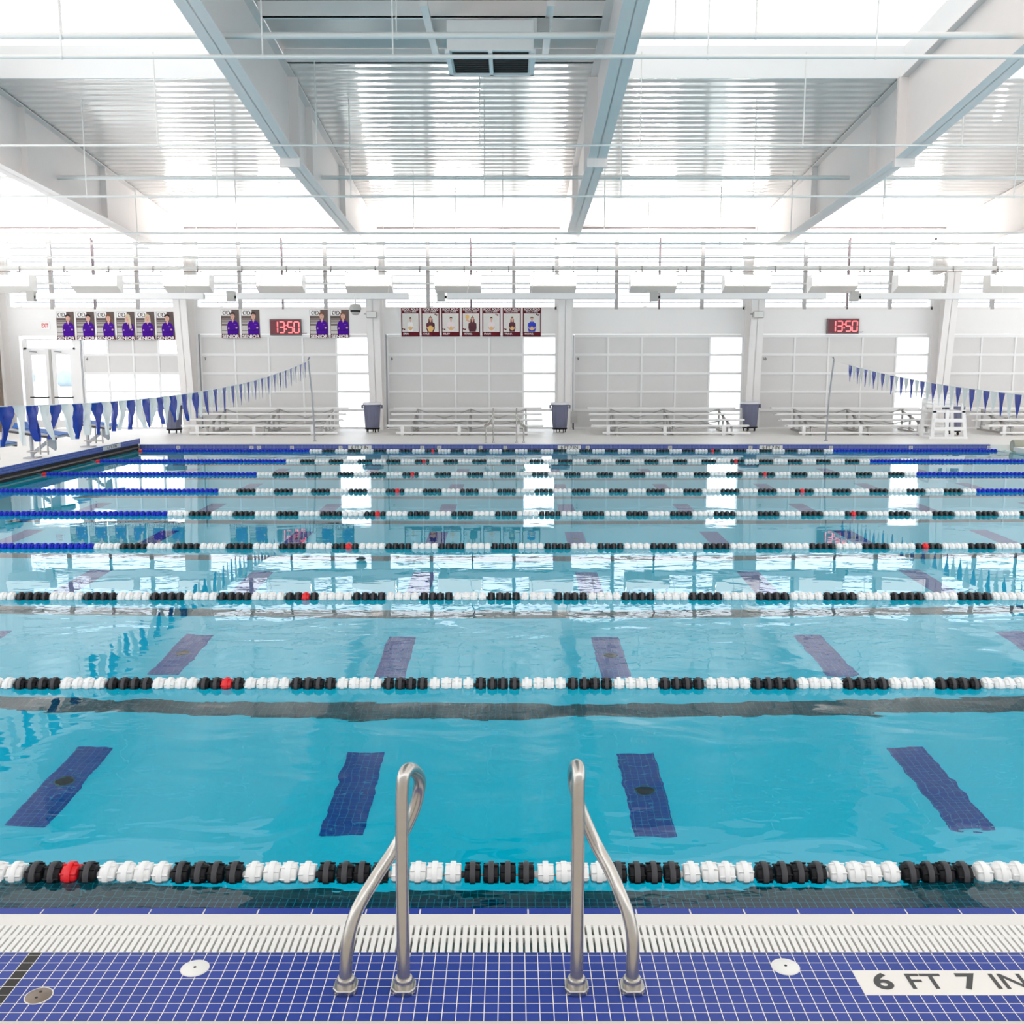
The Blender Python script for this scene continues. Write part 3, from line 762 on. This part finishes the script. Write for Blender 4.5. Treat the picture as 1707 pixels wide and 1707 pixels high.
pipe(19.6, pz(242.5, 19.6), .021, -60, 1780, 'slim pipe crossing below the glossy ceiling patches, third from the top', (263, 528, 800, 1067, 1338, 1603))
pipe(24.0, pz(296, 24), .048, -60, 1780, 'grey pipe passing behind the beam flanges, fourth from the top', (), m='pipe')
pipe(22.0, pz(327.5, 22), .024, -60, 1780, 'slim pipe on long rods under the beams, fifth from the top', (145, 363, 585, 808, 1035, 1256, 1475, 1690))
pipe(27.0, pz(389, 27), .028, -60, 1780, 'white pipe crossing just above the clerestory windows', (83, 395, 690, 838, 1007, 1318, 1470))
pipe(28.5, pz(406, 28.5), .03, -60, 1780, 'white pipe crossing the top of the clerestory windows', (230, 760, 1200))
pipe(30.0, pz(429, 30), .03, -60, 1780, 'white pipe crossing the middle of the clerestory windows', (590, 1080))
pb = pipe(31.0, pz(447, 31), .062, -60, 1780, 'thick white pipe just above the row of lamps', (330, 640, 950, 1260))
for px in range(-40, 1760, 74):
    s = MB(); x = Xat(px, 31, 5.1); s.lathe([(.066, -.02), (.078, -.02), (.078, .02), (.066, .02)], 'grayunit', 12, (x, 31, pz(447, 31)), 'x'); s.box((x - .012, 30.92, pz(447, 31) - .12), (x + .012, 30.95, pz(447, 31) - .04), 'clockcase')
    s.build('clamp', pb, pb.location)
pipe(30.84, pz(453, 30.84), .012, -60, 1780, 'thin reddish conduit under the thick pipe above the lamps', (200, 500, 820, 1130, 1450), m='brown', name='conduit', rodtop=pz(447, 31) - .04)
pipe(32.25, pz(473, 32.25), .022, -60, 1780, 'thin rail running behind the row of lamps', (), name='lamp_rail', cat='rail')

# ------------------------------------------------------------------ lamps
LC = [10, 156, 310, 465, 614, 763, 922, 1090, 1247, 1392, 1536, 1690]
for i, px in enumerate(LC):
    yl = 31.6; x = Xat(px, yl, 4.7)
    t = thing('light_fixture', f'glowing rectangular light fixture, {ORD[i + 1]} from the left in the hanging row', 'light fixture', (x, yl, 4.44), 'light fixtures hanging in a row')
    W = .70
    z1, z2 = pz(458, 31.6), pz(477, 31.6); zf = pz(488.5, 32.0)
    s = MB(); s.prism([(31.6, z2), (32.0, zf), (32.12, zf + .02), (32.12, z1 + .02), (32.07, z1 + .02), (32.07, zf + .06), (31.62, z2 + .02)], 'x', x - W, x + W, 'tray')
    for q in (x - W - .012, x + W): s.prism([(31.6, z2), (32.0, zf), (32.12, zf + .02), (32.12, z1 + .03), (31.64, z1 + .005)], 'x', q, q + .012, 'tray')
    s.build('housing', t, t.location)
    MB().prism([(31.62, z2 + .02), (31.60, z2 + .03), (31.64, z1), (31.66, z1), (31.66, z2 + .04)], 'x', x - W + .01, x + W - .01, 'lamp_front').build('front_lens', t, t.location)
    MB().prism([(31.68, z1 - .19), (31.68, z1 - .17), (32.05, z1 - .0), (32.05, z1 - .02)], 'x', x - W + .02, x + W - .02, 'lamp').build('top_lens', t, t.location)
    for sx in (-1, 1): MB().bar((x + sx * (W - .1), 31.85, z1), (x + sx * (W - .1), 31.12, pz(447, 31) - .075), .02, .02, 'pipe').build('bracket', t, t.location)

# ------------------------------------------------------------------ radiant heaters
HC = [(62, 340), (395, 681), (745, 1026), (1100, 1376), (1434, 1704)]
for i, (a, b_) in enumerate(HC):
    y = 31.0; z0, z1 = pz(499, y), pz(488.5, y)
    xa, xb = Xat(a, y, z0), Xat(b_, y, z0)
    t = thing('radiant_heater', f'long pale tube heater under the lamps, {ORD[i + 1]} from the left', 'heater', (xa, y, z0), 'tube heaters in a row')
    s = MB().prism([(y - .10, z0), (y - .06, z1), (y + .14, z1), (y + .18, z0), (y + .16, z0), (y + .12, z1 - .02), (y - .04, z1 - .02), (y - .08, z0)], 'x', xa, xb, 'white'); s.build('reflector_hood', t, t.location)
    MB().tube([(xa, y + .04, z0 + .045), (xb - .1, y + .04, z0 + .045)], .045, 'steeldark', 12).build('heater_tube', t, t.location)
    bb = MB().box((xa - .30, y - .07, z0 - .06), (xa - .06, y + .15, z1 + .06), 'grayunit').build('burner_box', t, t.location, bevel=.01)
    MB().box((xa - .06, y - .05, z0 + .02), (xa + .06, y + .05, z0 + .10), 'black').build('igniter', bb, t.location)
    MB().tube(smooth_path([(xa - .2, y - .08, z1 + .05), (xa - .5, y - .10, z1 + .0), (xa - .55, y - .1, z0 - .15), (xa - .42, y - .1, z0 - .22), (xa - .25, y - .05, z0 - .04)], 6), .008, 'grayunit', 6).build('cable', t, t.location)
    for k in (.12, .5, .88):
        x = xa + (xb - xa) * k
        MB().bar((x, y + .04, z1), (x + .10, y + .25, 4.93), .012, .012, 'pipe').build('chain', t, t.location)

# ------------------------------------------------------------------ wall fixtures
def poster(px0, px1, py0, py1, label):
    y = YW - .012
    a = atY(px0, py1, y); b_ = atY(px1, py0, y); pm = (py0 + py1) / 2; a.x = atY(px0, pm, y).x; b_.x = atY(px1, pm, y).x
    t = thing('poster', label, 'poster', (a.x, y, a.z))
    return t, b_.x - a.x, b_.z - a.z
class Print:
    def __init__(s, W, H): s.W, s.H, s.mb, s.k = W, H, MB(), 0
    def poly(s, pts, m):
        s.k += 1; y = -.0025 - .0004 * s.k
        pts = [(x * s.W, q * s.H) for x, q in pts]
        ar = sum(pts[i][0] * pts[(i + 1) % len(pts)][1] - pts[(i + 1) % len(pts)][0] * pts[i][1] for i in range(len(pts)))
        s.mb.add([(x, y, q) for x, q in pts], [tuple(range(len(pts)))], m)
    def rect(s, x0, z0, x1, z1, m): s.poly([(x0, z0), (x1, z0), (x1, z1), (x0, z1)], m)
    def ell(s, cx, cz, rx, rz, m, n=16): s.poly([(cx + rx * math.cos(2 * PI * i / n), cz + rz * math.sin(2 * PI * i / n)) for i in range(n)], m)
def senior(px0, px1, py0, py1, hair, long, cx, label, flip=1):
    t, W, H = poster(px0, px1, py0, py1, label)
    MB().box((0, 0, 0), (W, .01, H), 'print_light').build('board', t)
    p = Print(W, H)
    p.rect(0, 0, 1, 1, 'print_gray')
    p.rect(.02, .28, .45, .44, 'print_light'); p.rect(.02, .16, .5, .26, 'print_light')
    for k in range(4): p.rect(.03, .50 + k * .055, .55, .52 + k * .055, 'print_light')
    p.rect(.02, .78, .58, .99, 'print_white')
    p.ell(.19, .885, .10, .075, 'hair_dark'); p.ell(.215, .885, .085, .06, 'print_white'); p.ell(.41, .885, .10, .075, 'hair_dark'); p.ell(.385, .885, .085, .06, 'print_white')
    p.rect(.25, .84, .29, .95, 'print_gray'); p.rect(.29, .92, .36, .95, 'print_gray'); p.rect(.33, .88, .37, .95, 'print_gray'); p.rect(.29, .87, .36, .895, 'print_gray'); p.poly([(.30, .87), (.34, .87), (.40, .80), (.35, .80)], 'print_gray')
    f = flip
    if long: p.poly([(cx - .17, .50), (cx - .15, .80), (cx - .08, .90), (cx + .08, .90), (cx + .15, .80), (cx + .19, .50), (cx + .10, .46), (cx - .1, .46)], hair)
    p.poly([(cx - .06, .56), (cx + .06, .56), (cx + .05, .70), (cx - .05, .70)], 'skin')
    p.poly([(cx - .30, .13), (cx - .33, .40), (cx - .26, .56), (cx - .09, .63), (cx, .57), (cx + .09, .63), (min(.97, cx + .26), .56), (min(.99, cx + .34), .40), (min(.98, cx + .28), .13)], 'purple')
    p.poly([(cx - .05, .61), (cx + .05, .61), (cx, .54)], 'skin')
    p.poly([(cx - .32, .36), (cx - .05, .30), (cx + .24, .34), (cx + .30, .30), (cx + .05, .245), (cx - .28, .27)], 'purpledk')
    p.poly([(cx - .31, .335), (cx + .2, .375), (cx + .24, .335), (cx - .25, .285)], 'purple')
    p.ell(cx + .2 * f, .365, .055, .03, 'skin'); p.ell(cx - .24 * f, .35, .045, .025, 'skin')
    p.ell(cx, .76, .12, .105, 'skin')
    p.poly([(cx - .13, .77), (cx - .14, .86), (cx - .05, .915), (cx + .07, .91), (cx + .14, .85), (cx + .13, .77), (cx + .10, .83), (cx - .03, .845), (cx - .10, .82)], hair)
    p.rect(cx - .055, .775, cx - .025, .785, 'hair_dark'); p.rect(cx + .025, .775, cx + .055, .785, 'hair_dark'); p.rect(cx - .03, .705, cx + .03, .715, 'maroon')
    if long == 2: p.poly([(cx + .02, .86), (cx + .13, .84), (cx + .21, .45), (cx + .10, .38), (cx + .06, .62)], hair)
    p.rect(cx + .06, .47, cx + .16, .48, 'print_light')
    p.rect(0, 0, 1, .13, 'maroon')
    p.mb.build('printed_picture', t)
    textobj('lettering', 'SENIOR', H * .15, 'print_white', (W / 2, -.016, H * .062), parent=t, ext=.0005, offs=.004, sx=W * 1.02 / (H * .15 * 3.75))
PS = [((94.7, 124), 'hair_dark', 0, .66, 'senior poster beside the exit sign, dark-haired person in purple'),
      ((127.5, 158), 'hair_dark', 0, .66, 'senior poster of a short-haired person, second from the exit sign'),
      ((161, 191), 'hair_brown', 1, .68, 'senior poster of a long brown-haired person in purple, third from the exit sign'),
      ((194.5, 225), 'hair_blond', 2, .62, 'senior poster of a long blond-haired person turned aside, fourth from the exit sign'),
      ((227.5, 258), 'hair_blond', 1, .62, 'senior poster of a wavy blond person in purple, fifth from the exit sign'),
      ((261, 291.5), 'hair_dark', 0, .60, 'senior poster of a dark-haired person in purple, rightmost of the six')]
for (a, b_), hr, lg, cx, lab in PS: senior(a, b_, 519.5, 567, hr, lg, cx, lab)
for (a, b_), hr, lg, cx, lab in (((369, 399), 'hair_dark', 0, .64, 'senior poster left of the left clock, the outer of two'), ((402.5, 433), 'hair_dark', 0, .66, 'senior poster right beside the left clock on its left side'),
                                 ((516.5, 547), 'hair_brown', 0, .66, 'senior poster of a reddish-haired person just right of the left clock'), ((551, 582), 'hair_brown', 1, .68, 'senior poster of a long-haired person beside the hanging camera')):
    senior(a, b_, 516, 564, hr, lg, cx, lab)
POLO = [(669, 'ERIN', 'hair_dark', 'print_white', .5, .75, 'pale shirt, leftmost of seven', 0), (702.5, 'KYLE', 'hair_brown', 'maroonfig', .5, 1.15, 'long hair and dark top holding a large ball, second of seven', 1), (736, 'RILEY', 'hair_dark', 'print_shirt', .52, 1., 'dark bowl haircut and pale shirt, third of seven', 0),
        (770, 'VICTORIA', 'hair_brown', 'maroonfig', .58, 1.1, 'dark clothes raising a ball, middle of seven', 2), (804, 'EVAN', 'hair_dark', 'print_shirt', .5, .95, 'pale pink shirt holding a ball low, third from the right', 0), (838, 'TRINA', 'hair_brown', 'maroonfig', .52, .9, 'long red hair and dark dress, second from the right', 1), (871.5, 'MICHAEL', 'hair_dark', 'print_blue', .5, 1.1, 'bright blue shirt, rightmost of seven', 0)]
for px, nm, hr, cl, cx, k, lab, mode in POLO:
    t, W, H = poster(px, px + 30.3, 513, 561, 'maroon polo poster, ' + lab)
    MB().box((0, 0, 0), (W, .01, H), 'maroon').build('board', t)
    p = Print(W, H)
    p.rect(0, 0, 1, 1, 'maroon'); p.rect(.055, .165, .945, .80, 'print_white'); p.rect(.07, .175, .93, .79, 'print_pale')
    hz = .60 + .06 * (k - 1); sw = .21 * k
    if mode: p.poly([(cx - .11 * k, .40), (cx - .10 * k, hz), (cx, hz + .12), (cx + .10 * k, hz), (cx + .12 * k, .40)], hr)
    p.poly([(cx - sw * .75, .17), (cx - sw, .30), (cx - sw * .95, .45), (cx - .05, .53), (cx + .05, .53), (cx + sw * .95, .45), (cx + sw, .30), (cx + sw * .75, .17)], cl)
    p.rect(cx - .03, .50, cx + .03, .57, 'skin'); p.ell(cx, hz + .01, .062 * k, .062 * k, 'skin')
    p.poly([(cx - .07 * k, hz + .01), (cx - .07 * k, hz + .06), (cx, hz + .095), (cx + .07 * k, hz + .06), (cx + .07 * k, hz + .01), (cx + .05 * k, hz + .045), (cx - .05 * k, hz + .045)], hr)
    if mode == 2:
        p.poly([(cx - .14, .48), (cx - .34, .55), (cx - .34, .62), (cx - .10, .54)], 'skin'); p.ell(.30, .68, .11, .075, 'ball')
    else:
        p.poly([(cx - sw, .36), (cx - .02, .25), (cx + sw, .36), (cx + sw * .8, .28), (cx, .20), (cx - sw * .8, .28)], 'skin')
        p.ell(cx, .29, .10 * (k if mode else .85), .075 * (k if mode else .85), 'ball')
        if k > 1.12: p.ell(cx, .27, .16, .11, 'ball')
    lx = .13 if nm in ('ERIN', 'RILEY', 'VICTORIA', 'TRINA') else .80
    lz = .24 if lx < .5 else .74
    p.rect(lx - .07, lz, lx - .02, lz + .05, 'maroon'); p.rect(lx, lz - .02, lx + .08, lz + .03, 'maroon')
    p.mb.build('printed_picture', t)
    textobj('lettering', 'ROCK POLO', H * .105, 'print_white', (W / 2, -.016, H * .935), parent=t, ext=.0005, offs=.0025, sx=W * .86 / (H * .105 * 5.6))
    textobj('lettering', 'Class of 2022', H * .07, 'print_white', (W / 2, -.016, H * .862), parent=t, ext=.0005, offs=.0015, sx=W * .74 / (H * .07 * 6.2))
    textobj('lettering', nm, H * .085, 'print_white', (W * .1, -.016, H * .09), parent=t, ext=.0005, offs=.002, align='LEFT', sx=min(1.1, W * .55 / (H * .085 * .66 * len(nm))))
# clocks
def clock(px0, px1, py0, py1, label):
    y = YW - .10; a = atY(px0, py1, y); b_ = atY(px1, py0, y); W, H = b_.x - a.x, b_.z - a.z
    t = thing('digital_clock', label, 'clock', (a.x, y, a.z))
    MB().box((0, 0, 0), (W, .10, H), 'clockcase').build('case', t, bevel=.012)
    MB().box((W * .03, -.006, H * .06), (W * .97, .0, H * .94), 'redclock').build('face', t)
    SEG = {'1': 'bc', '3': 'abgcd', '5': 'afgcd', '0': 'abcdef'}
    x = W * .20; dw = W * .155; dh = H * .66; zb = H * .17; th = .034
    for chn, wd in (('1', .6), ('3', 1), (':', .35), ('5', 1), ('0', 1)):
        s = MB(); w_ = dw
        def bar(p, q): s.bar((p[0], -.012, p[1]), (q[0], -.012, q[1]), .008, th, 'led', (0, 0, 1) if abs(p[1] - q[1]) < .01 else (1, 0, 0))
        g_ = .012; sk = .02
        L = {'a': ((x + g_, zb + dh), (x + w_ - g_, zb + dh)), 'b': ((x + w_, zb + dh - g_), (x + w_, zb + dh / 2 + g_)), 'c': ((x + w_, zb + dh / 2 - g_), (x + w_, zb + g_)),
             'd': ((x + g_, zb), (x + w_ - g_, zb)), 'e': ((x, zb + dh / 2 - g_), (x, zb + g_)), 'f': ((x, zb + dh - g_), (x, zb + dh / 2 + g_)), 'g': ((x + g_, zb + dh / 2), (x + w_ - g_, zb + dh / 2))}
        if chn == '1': L['b'] = ((x + w_ * .35, zb + dh), (x + w_ * .35, zb + dh / 2 + g_)); L['c'] = ((x + w_ * .35, zb + dh / 2 - g_), (x + w_ * .35, zb))
        if chn == ':':
            s.box((x - .005, -.016, zb + dh * .28), (x + .035, -.008, zb + dh * .38), 'led'); s.box((x - .005, -.016, zb + dh * .64), (x + .035, -.008, zb + dh * .74), 'led')
        else:
            for k in SEG[chn]: bar(*L[k])
        s.build('colon' if chn == ':' else 'digit', t)
        x += dw * (.72 if chn == '1' else .42 if chn == ':' else 1.30)
    MB().tube([(W, .06, H * .12), (W + .12, .07, H * .12), (W + .16, .09, H * .14)], .012, 'clockcase', 6).build('cord', t)
clock(450, 501.5, 532, 559, 'red digital clock showing 13:50 between the senior posters')
clock(1378.5, 1433, 531, 556.5, 'red digital clock showing 13:50 on the bare wall at right')
# exit sign
e = atY(75, 543, YW - .03)
t = thing('exit_sign', 'red exit sign above the glazed double door', 'sign', (e.x, e.y, e.z))
MB().box((-.16, 0, -.12), (.16, .03, .12), 'white').build('sign_box', t, bevel=.008)
textobj('lettering', 'EXIT', .17, 'exit', (0, -.003, 0), parent=t, offs=.003, sx=.62)
# speakers and camera
for px, lab in ((619.5, 'grey wall speaker on the column right of the hanging camera'), (1264, 'grey wall speaker on the column left of the right clock')):
    c = atY(px, 524.5, 32.1)
    t = thing('wall_speaker', lab, 'speaker', c)
    MB().box((-.17, -.10, -.105), (.17, .08, .105), 'grayunit').build('cabinet', t, bevel=.03)
    MB().box((-.145, -.108, -.085), (.145, -.10, .085), 'tray').build('grille', t)
    MB().bar((0, .08, 0), (0, .26, .02), .05, .05, 'steeldark').build('wall_bracket', t)
    MB().tube([(-.17, 0, .02), (-.24, .05, .02)], .015, 'steeldark', 6).build('cable', t)
c = atY(592.5, 515, 30.7)
t = thing('security_camera', 'dome camera hanging below the heaters right of the senior posters', 'camera', c)
MB().lathe([(.10, .14), (.165, .12), (.175, .0), (.165, -.04)], 'grayunit', 20).build('housing', t)
MB().lathe([(.15, -.04), (.14, -.10), (.10, -.16), (.04, -.19)], 'grayunit', 20).build('dome', t)
MB().lathe([(.153, -.03), (.153, -.075), (.14, -.09)], 'black', 20, cap=False).build('dark_window', t)
MB().tube([(0, 0, .14), (0, 0, .45)], .025, 'white', 8).build('drop_pole', t)
# electric box by the middle column
c = atY(957, 700, 32.6)
t = thing('electrical_box', 'grey electrical box at the column foot right of the middle trash can', 'box', (c.x, 32.6, .30))
MB().box((-.09, 0, .05), (.10, .14, .42), 'grayunit').build('enclosure', t, bevel=.01)
MB().tube([(-.02, .07, .05), (-.02, .07, -.16)], .025, 'blacktxt', 8).build('conduit', t)

# ------------------------------------------------------------------ bleachers
ROWS = [(30.3, .44), (30.95, .58), (31.6, .72), (32.25, .88)]
def bleacher(x0, label):
    t = thing('bleacher', label, 'bleacher', (x0, 31.3, DK))
    L = 4.7
    off = t.location
    def bl(mb, name): return mb.build(name, t, off)
    for j, (y, z) in enumerate(ROWS):
        bl(MB().box((x0 + .0, y - .12, z - .045), (x0 + L, y + .12, z), 'alum'), 'seat_plank')
        if j: bl(MB().box((x0 + .0, ROWS[j - 1][0] + .16, ROWS[j - 1][1] - .075), (x0 + L, ROWS[j - 1][0] + .38, ROWS[j - 1][1] - .045), 'alum'), 'foot_plank')
    bl(MB().box((x0 + .3, 30.02, .20), (x0 + L, 30.08, .25), 'alum'), 'foot_plank')
    for fx in (.75, 2.45, 4.2):
        x = x0 + fx
        s = MB().box((x - .03, 30.15, DK), (x + .03, 32.5, DK + .06), 'frame_gray')
        for (y, z) in ROWS:
            s.box((x - .025, y - .03, DK + .05), (x + .025, y + .03, z - .045), 'frame_gray'); s.box((x - .02, y - .1, z - .07), (x + .02, y + .45, z - .046), 'frame_gray')
        s.bar((x, 30.3, .36), (x, 32.3, .76), .05, .05, 'frame_gray')
        bl(s, 'frame')
        bl(MB().box((x - .32, 30.16, DK), (x - .22, 30.24, .40), 'alum'), 'front_leg')
    for a, b_ in ((.75, 2.45), (2.45, 4.2)):
        bl(MB().bar((x0 + a, 32.4, .25), (x0 + b_, 32.4, .80), .02, .03, 'frame_gray').bar((x0 + a, 32.36, .80), (x0 + b_, 32.36, .25), .02, .03, 'frame_gray'), 'cross_brace')
        bl(MB().bar((x0 + a, 31.3, .24), (x0 + b_, 31.3, .52), .02, .03, 'frame_gray').bar((x0 + a, 31.26, .52), (x0 + b_, 31.26, .24), .02, .03, 'frame_gray'), 'cross_brace')
for x0, lab in ((-9.9, 'leftmost low aluminium bleacher, behind the left flag pole and pennants'), (-3.76, 'low aluminium bleacher below the maroon posters, behind the far grab rails'),
                (2.40, 'low aluminium bleacher on the bare stretch right of the middle trash can'), (8.25, 'low aluminium bleacher behind the right flag pole'), (14.25, 'low aluminium bleacher cut off by the right edge of the photo')):
    bleacher(x0, lab)

# ------------------------------------------------------------------ trash cans
def trash(px, Y, label, lid=0):
    x = Xat(px, Y, DK)
    t = thing('trash_can', label, 'trash can', (x, Y, DK))
    s = MB().lathe([(.215, .13), (.225, .15), (.265, .74), (.285, .75), (.29, .80), (.285, .81), (.25, .80), (.20, .30)], 'can', 24, cap=False); s.lathe([(.01, .131), (.22, .131)], 'can', 24, cap=False)
    s.build('can_body', t)
    for k in range(8):
        pass
    rb = MB()
    for k in range(12):
        a = 2 * PI * k / 12; rb.bar((.222 * math.cos(a), .222 * math.sin(a), .18), (.262 * math.cos(a), .262 * math.sin(a), .70), .02, .015, 'can')
    rb.build('rib', t)
    for sx in (-1, 1): MB().box((sx * .28, -.06, .66), (sx * .335, .06, .76), 'can').build('handle', t, bevel=.012)
    MB().lathe([(.288, .77), (.296, .77), (.296, .825), (.26, .83), (.25, .79)], 'liner', 24, cap=False).build('liner', t)
    MB().lathe([(.12, .09), (.235, .09), (.24, .13), (.2, .135)], 'black', 20).build('dolly', t)
    for k in range(5):
        a = 2 * PI * k / 5 + .3
        MB().lathe([(.036, -.012), (.036, .012)], 'black', 12, (.19 * math.cos(a), .19 * math.sin(a), .038), 'x').box((.19 * math.cos(a) - .016, .19 * math.sin(a) - .012, .05), (.19 * math.cos(a) + .016, .19 * math.sin(a) + .012, .10), 'black').build('caster', t)
    t.scale = (.98, .98, 1.12)
    if lid: MB().lathe([(.30, .84), (.30, .86), (.05, .90)], 'liner', 24).build('lid', t)
trash(621, 31.4, 'grey wheeled trash can under the hanging camera, left of the maroon posters')
trash(933, 31.4, 'grey wheeled trash can in the middle, right of the maroon posters')
trash(1249.5, 31.9, 'grey wheeled trash can with a tilted liner, left of the right clock')
trash(291, 31.0, 'grey wheeled trash can behind the left pennants beside the leftmost bleacher')
trash(1587, 30.3, 'grey wheeled trash can behind the white lifeguard chair')

# ------------------------------------------------------------------ lifeguard chair
Y = 29.2; xa, xb = Xat(1546, Y, .5), Xat(1601, Y, .5)
t = thing('lifeguard_chair', 'low white lifeguard chair under the right pennants', 'lifeguard chair', ((xa + xb) / 2, Y, DK))
wch = xb - xa; o = t.location
for (x, y, lean) in ((xa, Y - .35, .03), (xb, Y - .35, -.10), (xa + .02, Y + .45, .03), (xb - .02, Y + .45, -.10), (xa + wch * .42, Y - .36, 0)):
    MB().bar((x, y, DK), (x + lean, y, .95 if y < Y else 1.25), .10, .06, 'white', (0, 1, 0)).build('leg', t, o)
for z in (.42, .66): MB().box((xa + .02, Y - .40, z - .05), (xb - .02, Y - .34, z + .05), 'white').build('step', t, o)
MB().box((xa - .1, Y - .42, DK), (xb + .05, Y - .30, DK + .06), 'white').build('skid', t, o)
MB().box((xa, Y + .40, DK), (xb, Y + .50, DK + .06), 'white').build('skid', t, o)
MB().box((xa - .02, Y - .38, .88), (xb - .05, Y + .40, .93), 'white').build('seat', t, o)
bk = MB()
for k in range(4): bk.box((xa + .02, Y + .42, 1.0 + k * .10), (xb - .12, Y + .45, 1.08 + k * .10), 'white')
bk.build('backrest', t, o)
for x in (xa, xb - .14): MB().box((x, Y - .30, 1.10), (x + .09, Y + .42, 1.13), 'white').box((x + .02, Y - .28, .93), (x + .07, Y - .22, 1.10), 'white').build('armrest', t, o)

# ------------------------------------------------------------------ starting blocks
def block(Y, label):
    bx = X0 - .29; z = .3035
    t = thing('starting_block', label, 'starting block', (bx, Y, z))
    MB().tube(smooth_path([(0, 0, 0), (0, 0, .30), (.0, 0, .44), (.03, 0, .52), (.12, 0, .555), (.45, 0, .51)], 8), .038, 'blockgray', 14).build('post', t)
    MB().bar((.02, 0, .10), (.46, 0, .44), .05, .06, 'blockgray').build('strut', t)
    MB().prism([(.30, .30), (.50, .16), (.52, .20), (.52, .46), (.40, .48)], 'y', -.03, .03, 'blockgray').build('gusset', t)
    pl = MB().hexa([(-.28, -.33, .60), (.72, -.33, .45), (.72, .33, .45), (-.28, .33, .60), (-.28, -.33, .65), (.72, -.33, .50), (.72, .33, .50), (-.28, .33, .65)], 'blockgray').build('platform', t, bevel=.012)
    MB().hexa([(-.05, -.30, .617), (.73, -.30, .500), (.73, .30, .500), (-.05, .30, .617), (-.05, -.30, .627), (.735, -.30, .510), (.735, .30, .510), (-.05, .30, .627)], 'block_blue').build('tread', pl)
    MB().prism([(-.26, .655), (-.02, .63), (-.20, .76)], 'y', -.26, .26, 'block_blue').build('back_wedge', t)
    for sy in (-1, 1):
        MB().bar((-.30, sy * .34, .585), (.70, sy * .34, .440), .03, .04, 'blacktxt').build('side_rail', t)
    MB().tube([(.30, -.26, .10), (.30, -.26, .46)], .018, 'steel', 8).build('grip', t); MB().tube([(.46, -.26, .10), (.46, -.26, .44)], .018, 'steel', 8).build('grip', t)
    MB().tube([(.02, -.26, .16), (.48, -.26, .16)], .014, 'steel', 8).tube([(.02, 0, .16), (.02, -.26, .16)], .014, 'steel', 8).build('crossbar', t)
    MB().box((-.14, -.14, 0), (.14, .14, .02), 'blockgray').build('base_plate', t)
    return t
block(24.2, 'starting block farthest along the left bulkhead')
block(21.35, 'starting block second from the far end of the left bulkhead')
block(18.95, 'starting block cut off by the left edge of the photo')

# right-hand cylinder
c = atZ(1700, 763, .15)
t = thing('cylinder_roll', 'grey-green cylinder lying at the far right corner of the pool', 'cylinder', (X1 + .14, 26.3, -.02))
MB().lathe([(.02, 0), (.155, 0), (.165, .02), (.165, 1.6), (.155, 1.62), (.02, 1.62)], 'tube', 28, (0, 0, .165), 'x').build('roll_body', t)
MB().lathe([(.09, -.004), (.09, .003)], 'grayunit', 20, (0, 0, .165), 'x').build('end_cap', t)
t.rotation_euler = (0, 0, -.06)

# pool drains (round caps in some cross marks)
LN = ['zero', 'first', 'second', 'third', 'fourth', 'fifth', 'sixth', 'seventh']
for (x, y, n, i) in DRAIN:
    t = thing('pool_drain', f"round dark pool drain, {['left', 'middle', 'right'][i // 2 - 1]} column, {LN[n + 1]} row of blue marks from the camera", 'drain', (x, y, ZB + .005))
    MB().lathe([(.062, 0), (.062, .008), (.052, .014), (.02, .016)], 'black', 28).build('cover', t)
    MB().lathe([(.072, 0), (.072, .004), (.061, .005)], 'bronze', 28, cap=False).build('ring', t)

# ------------------------------------------------------------------ outside
struct(MB().box((-120, YW + .26, -.3), (120, 200, .02), 'lawn').build('ground_outside'), 'pale bright lawn outside the doors', 'ground')
tr = MB(); tr.smooth = True
rnd = random.Random(4)
for k in range(26):
    x = -62 + k * 4.4 + rnd.uniform(-1, 1); r = rnd.uniform(.9, 1.5)
    if not -50 < x < -36: continue
    tr.lathe([(r * .3, 0), (r * .9, r * .5), (r, r * .9), (r * .75, r * 1.4), (r * .3, r * 1.7)], 'tree', 9, (x, 95 + rnd.uniform(-4, 4), -.2))
o = tr.build('treeline_foliage'); tag(o, 'hazy row of trees far outside the doors', 'trees', kind='stuff')

# ------------------------------------------------------------------ light
W = bpy.data.worlds.new('overcast'); SC.world = W; W.use_nodes = True
bg = W.node_tree.nodes['Background']; bg.inputs[0].default_value = (.95, .975, 1, 1); bg.inputs[1].default_value = 4.0

SC.view_settings.view_transform = 'Standard'; SC.view_settings.look = 'None'; SC.view_settings.gamma = 1; SC.view_settings.use_curve_mapping = False
SC.view_settings.exposure = -0.33
cy = SC.cycles
cy.max_bounces = 10; cy.diffuse_bounces = 5; cy.glossy_bounces = 5; cy.transmission_bounces = 8; cy.transparent_max_bounces = 8
cy.use_denoising = True
cy.caustics_refractive = True; cy.caustics_reflective = True
cy.sample_clamp_indirect = 6.0; cy.blur_glossy = .3
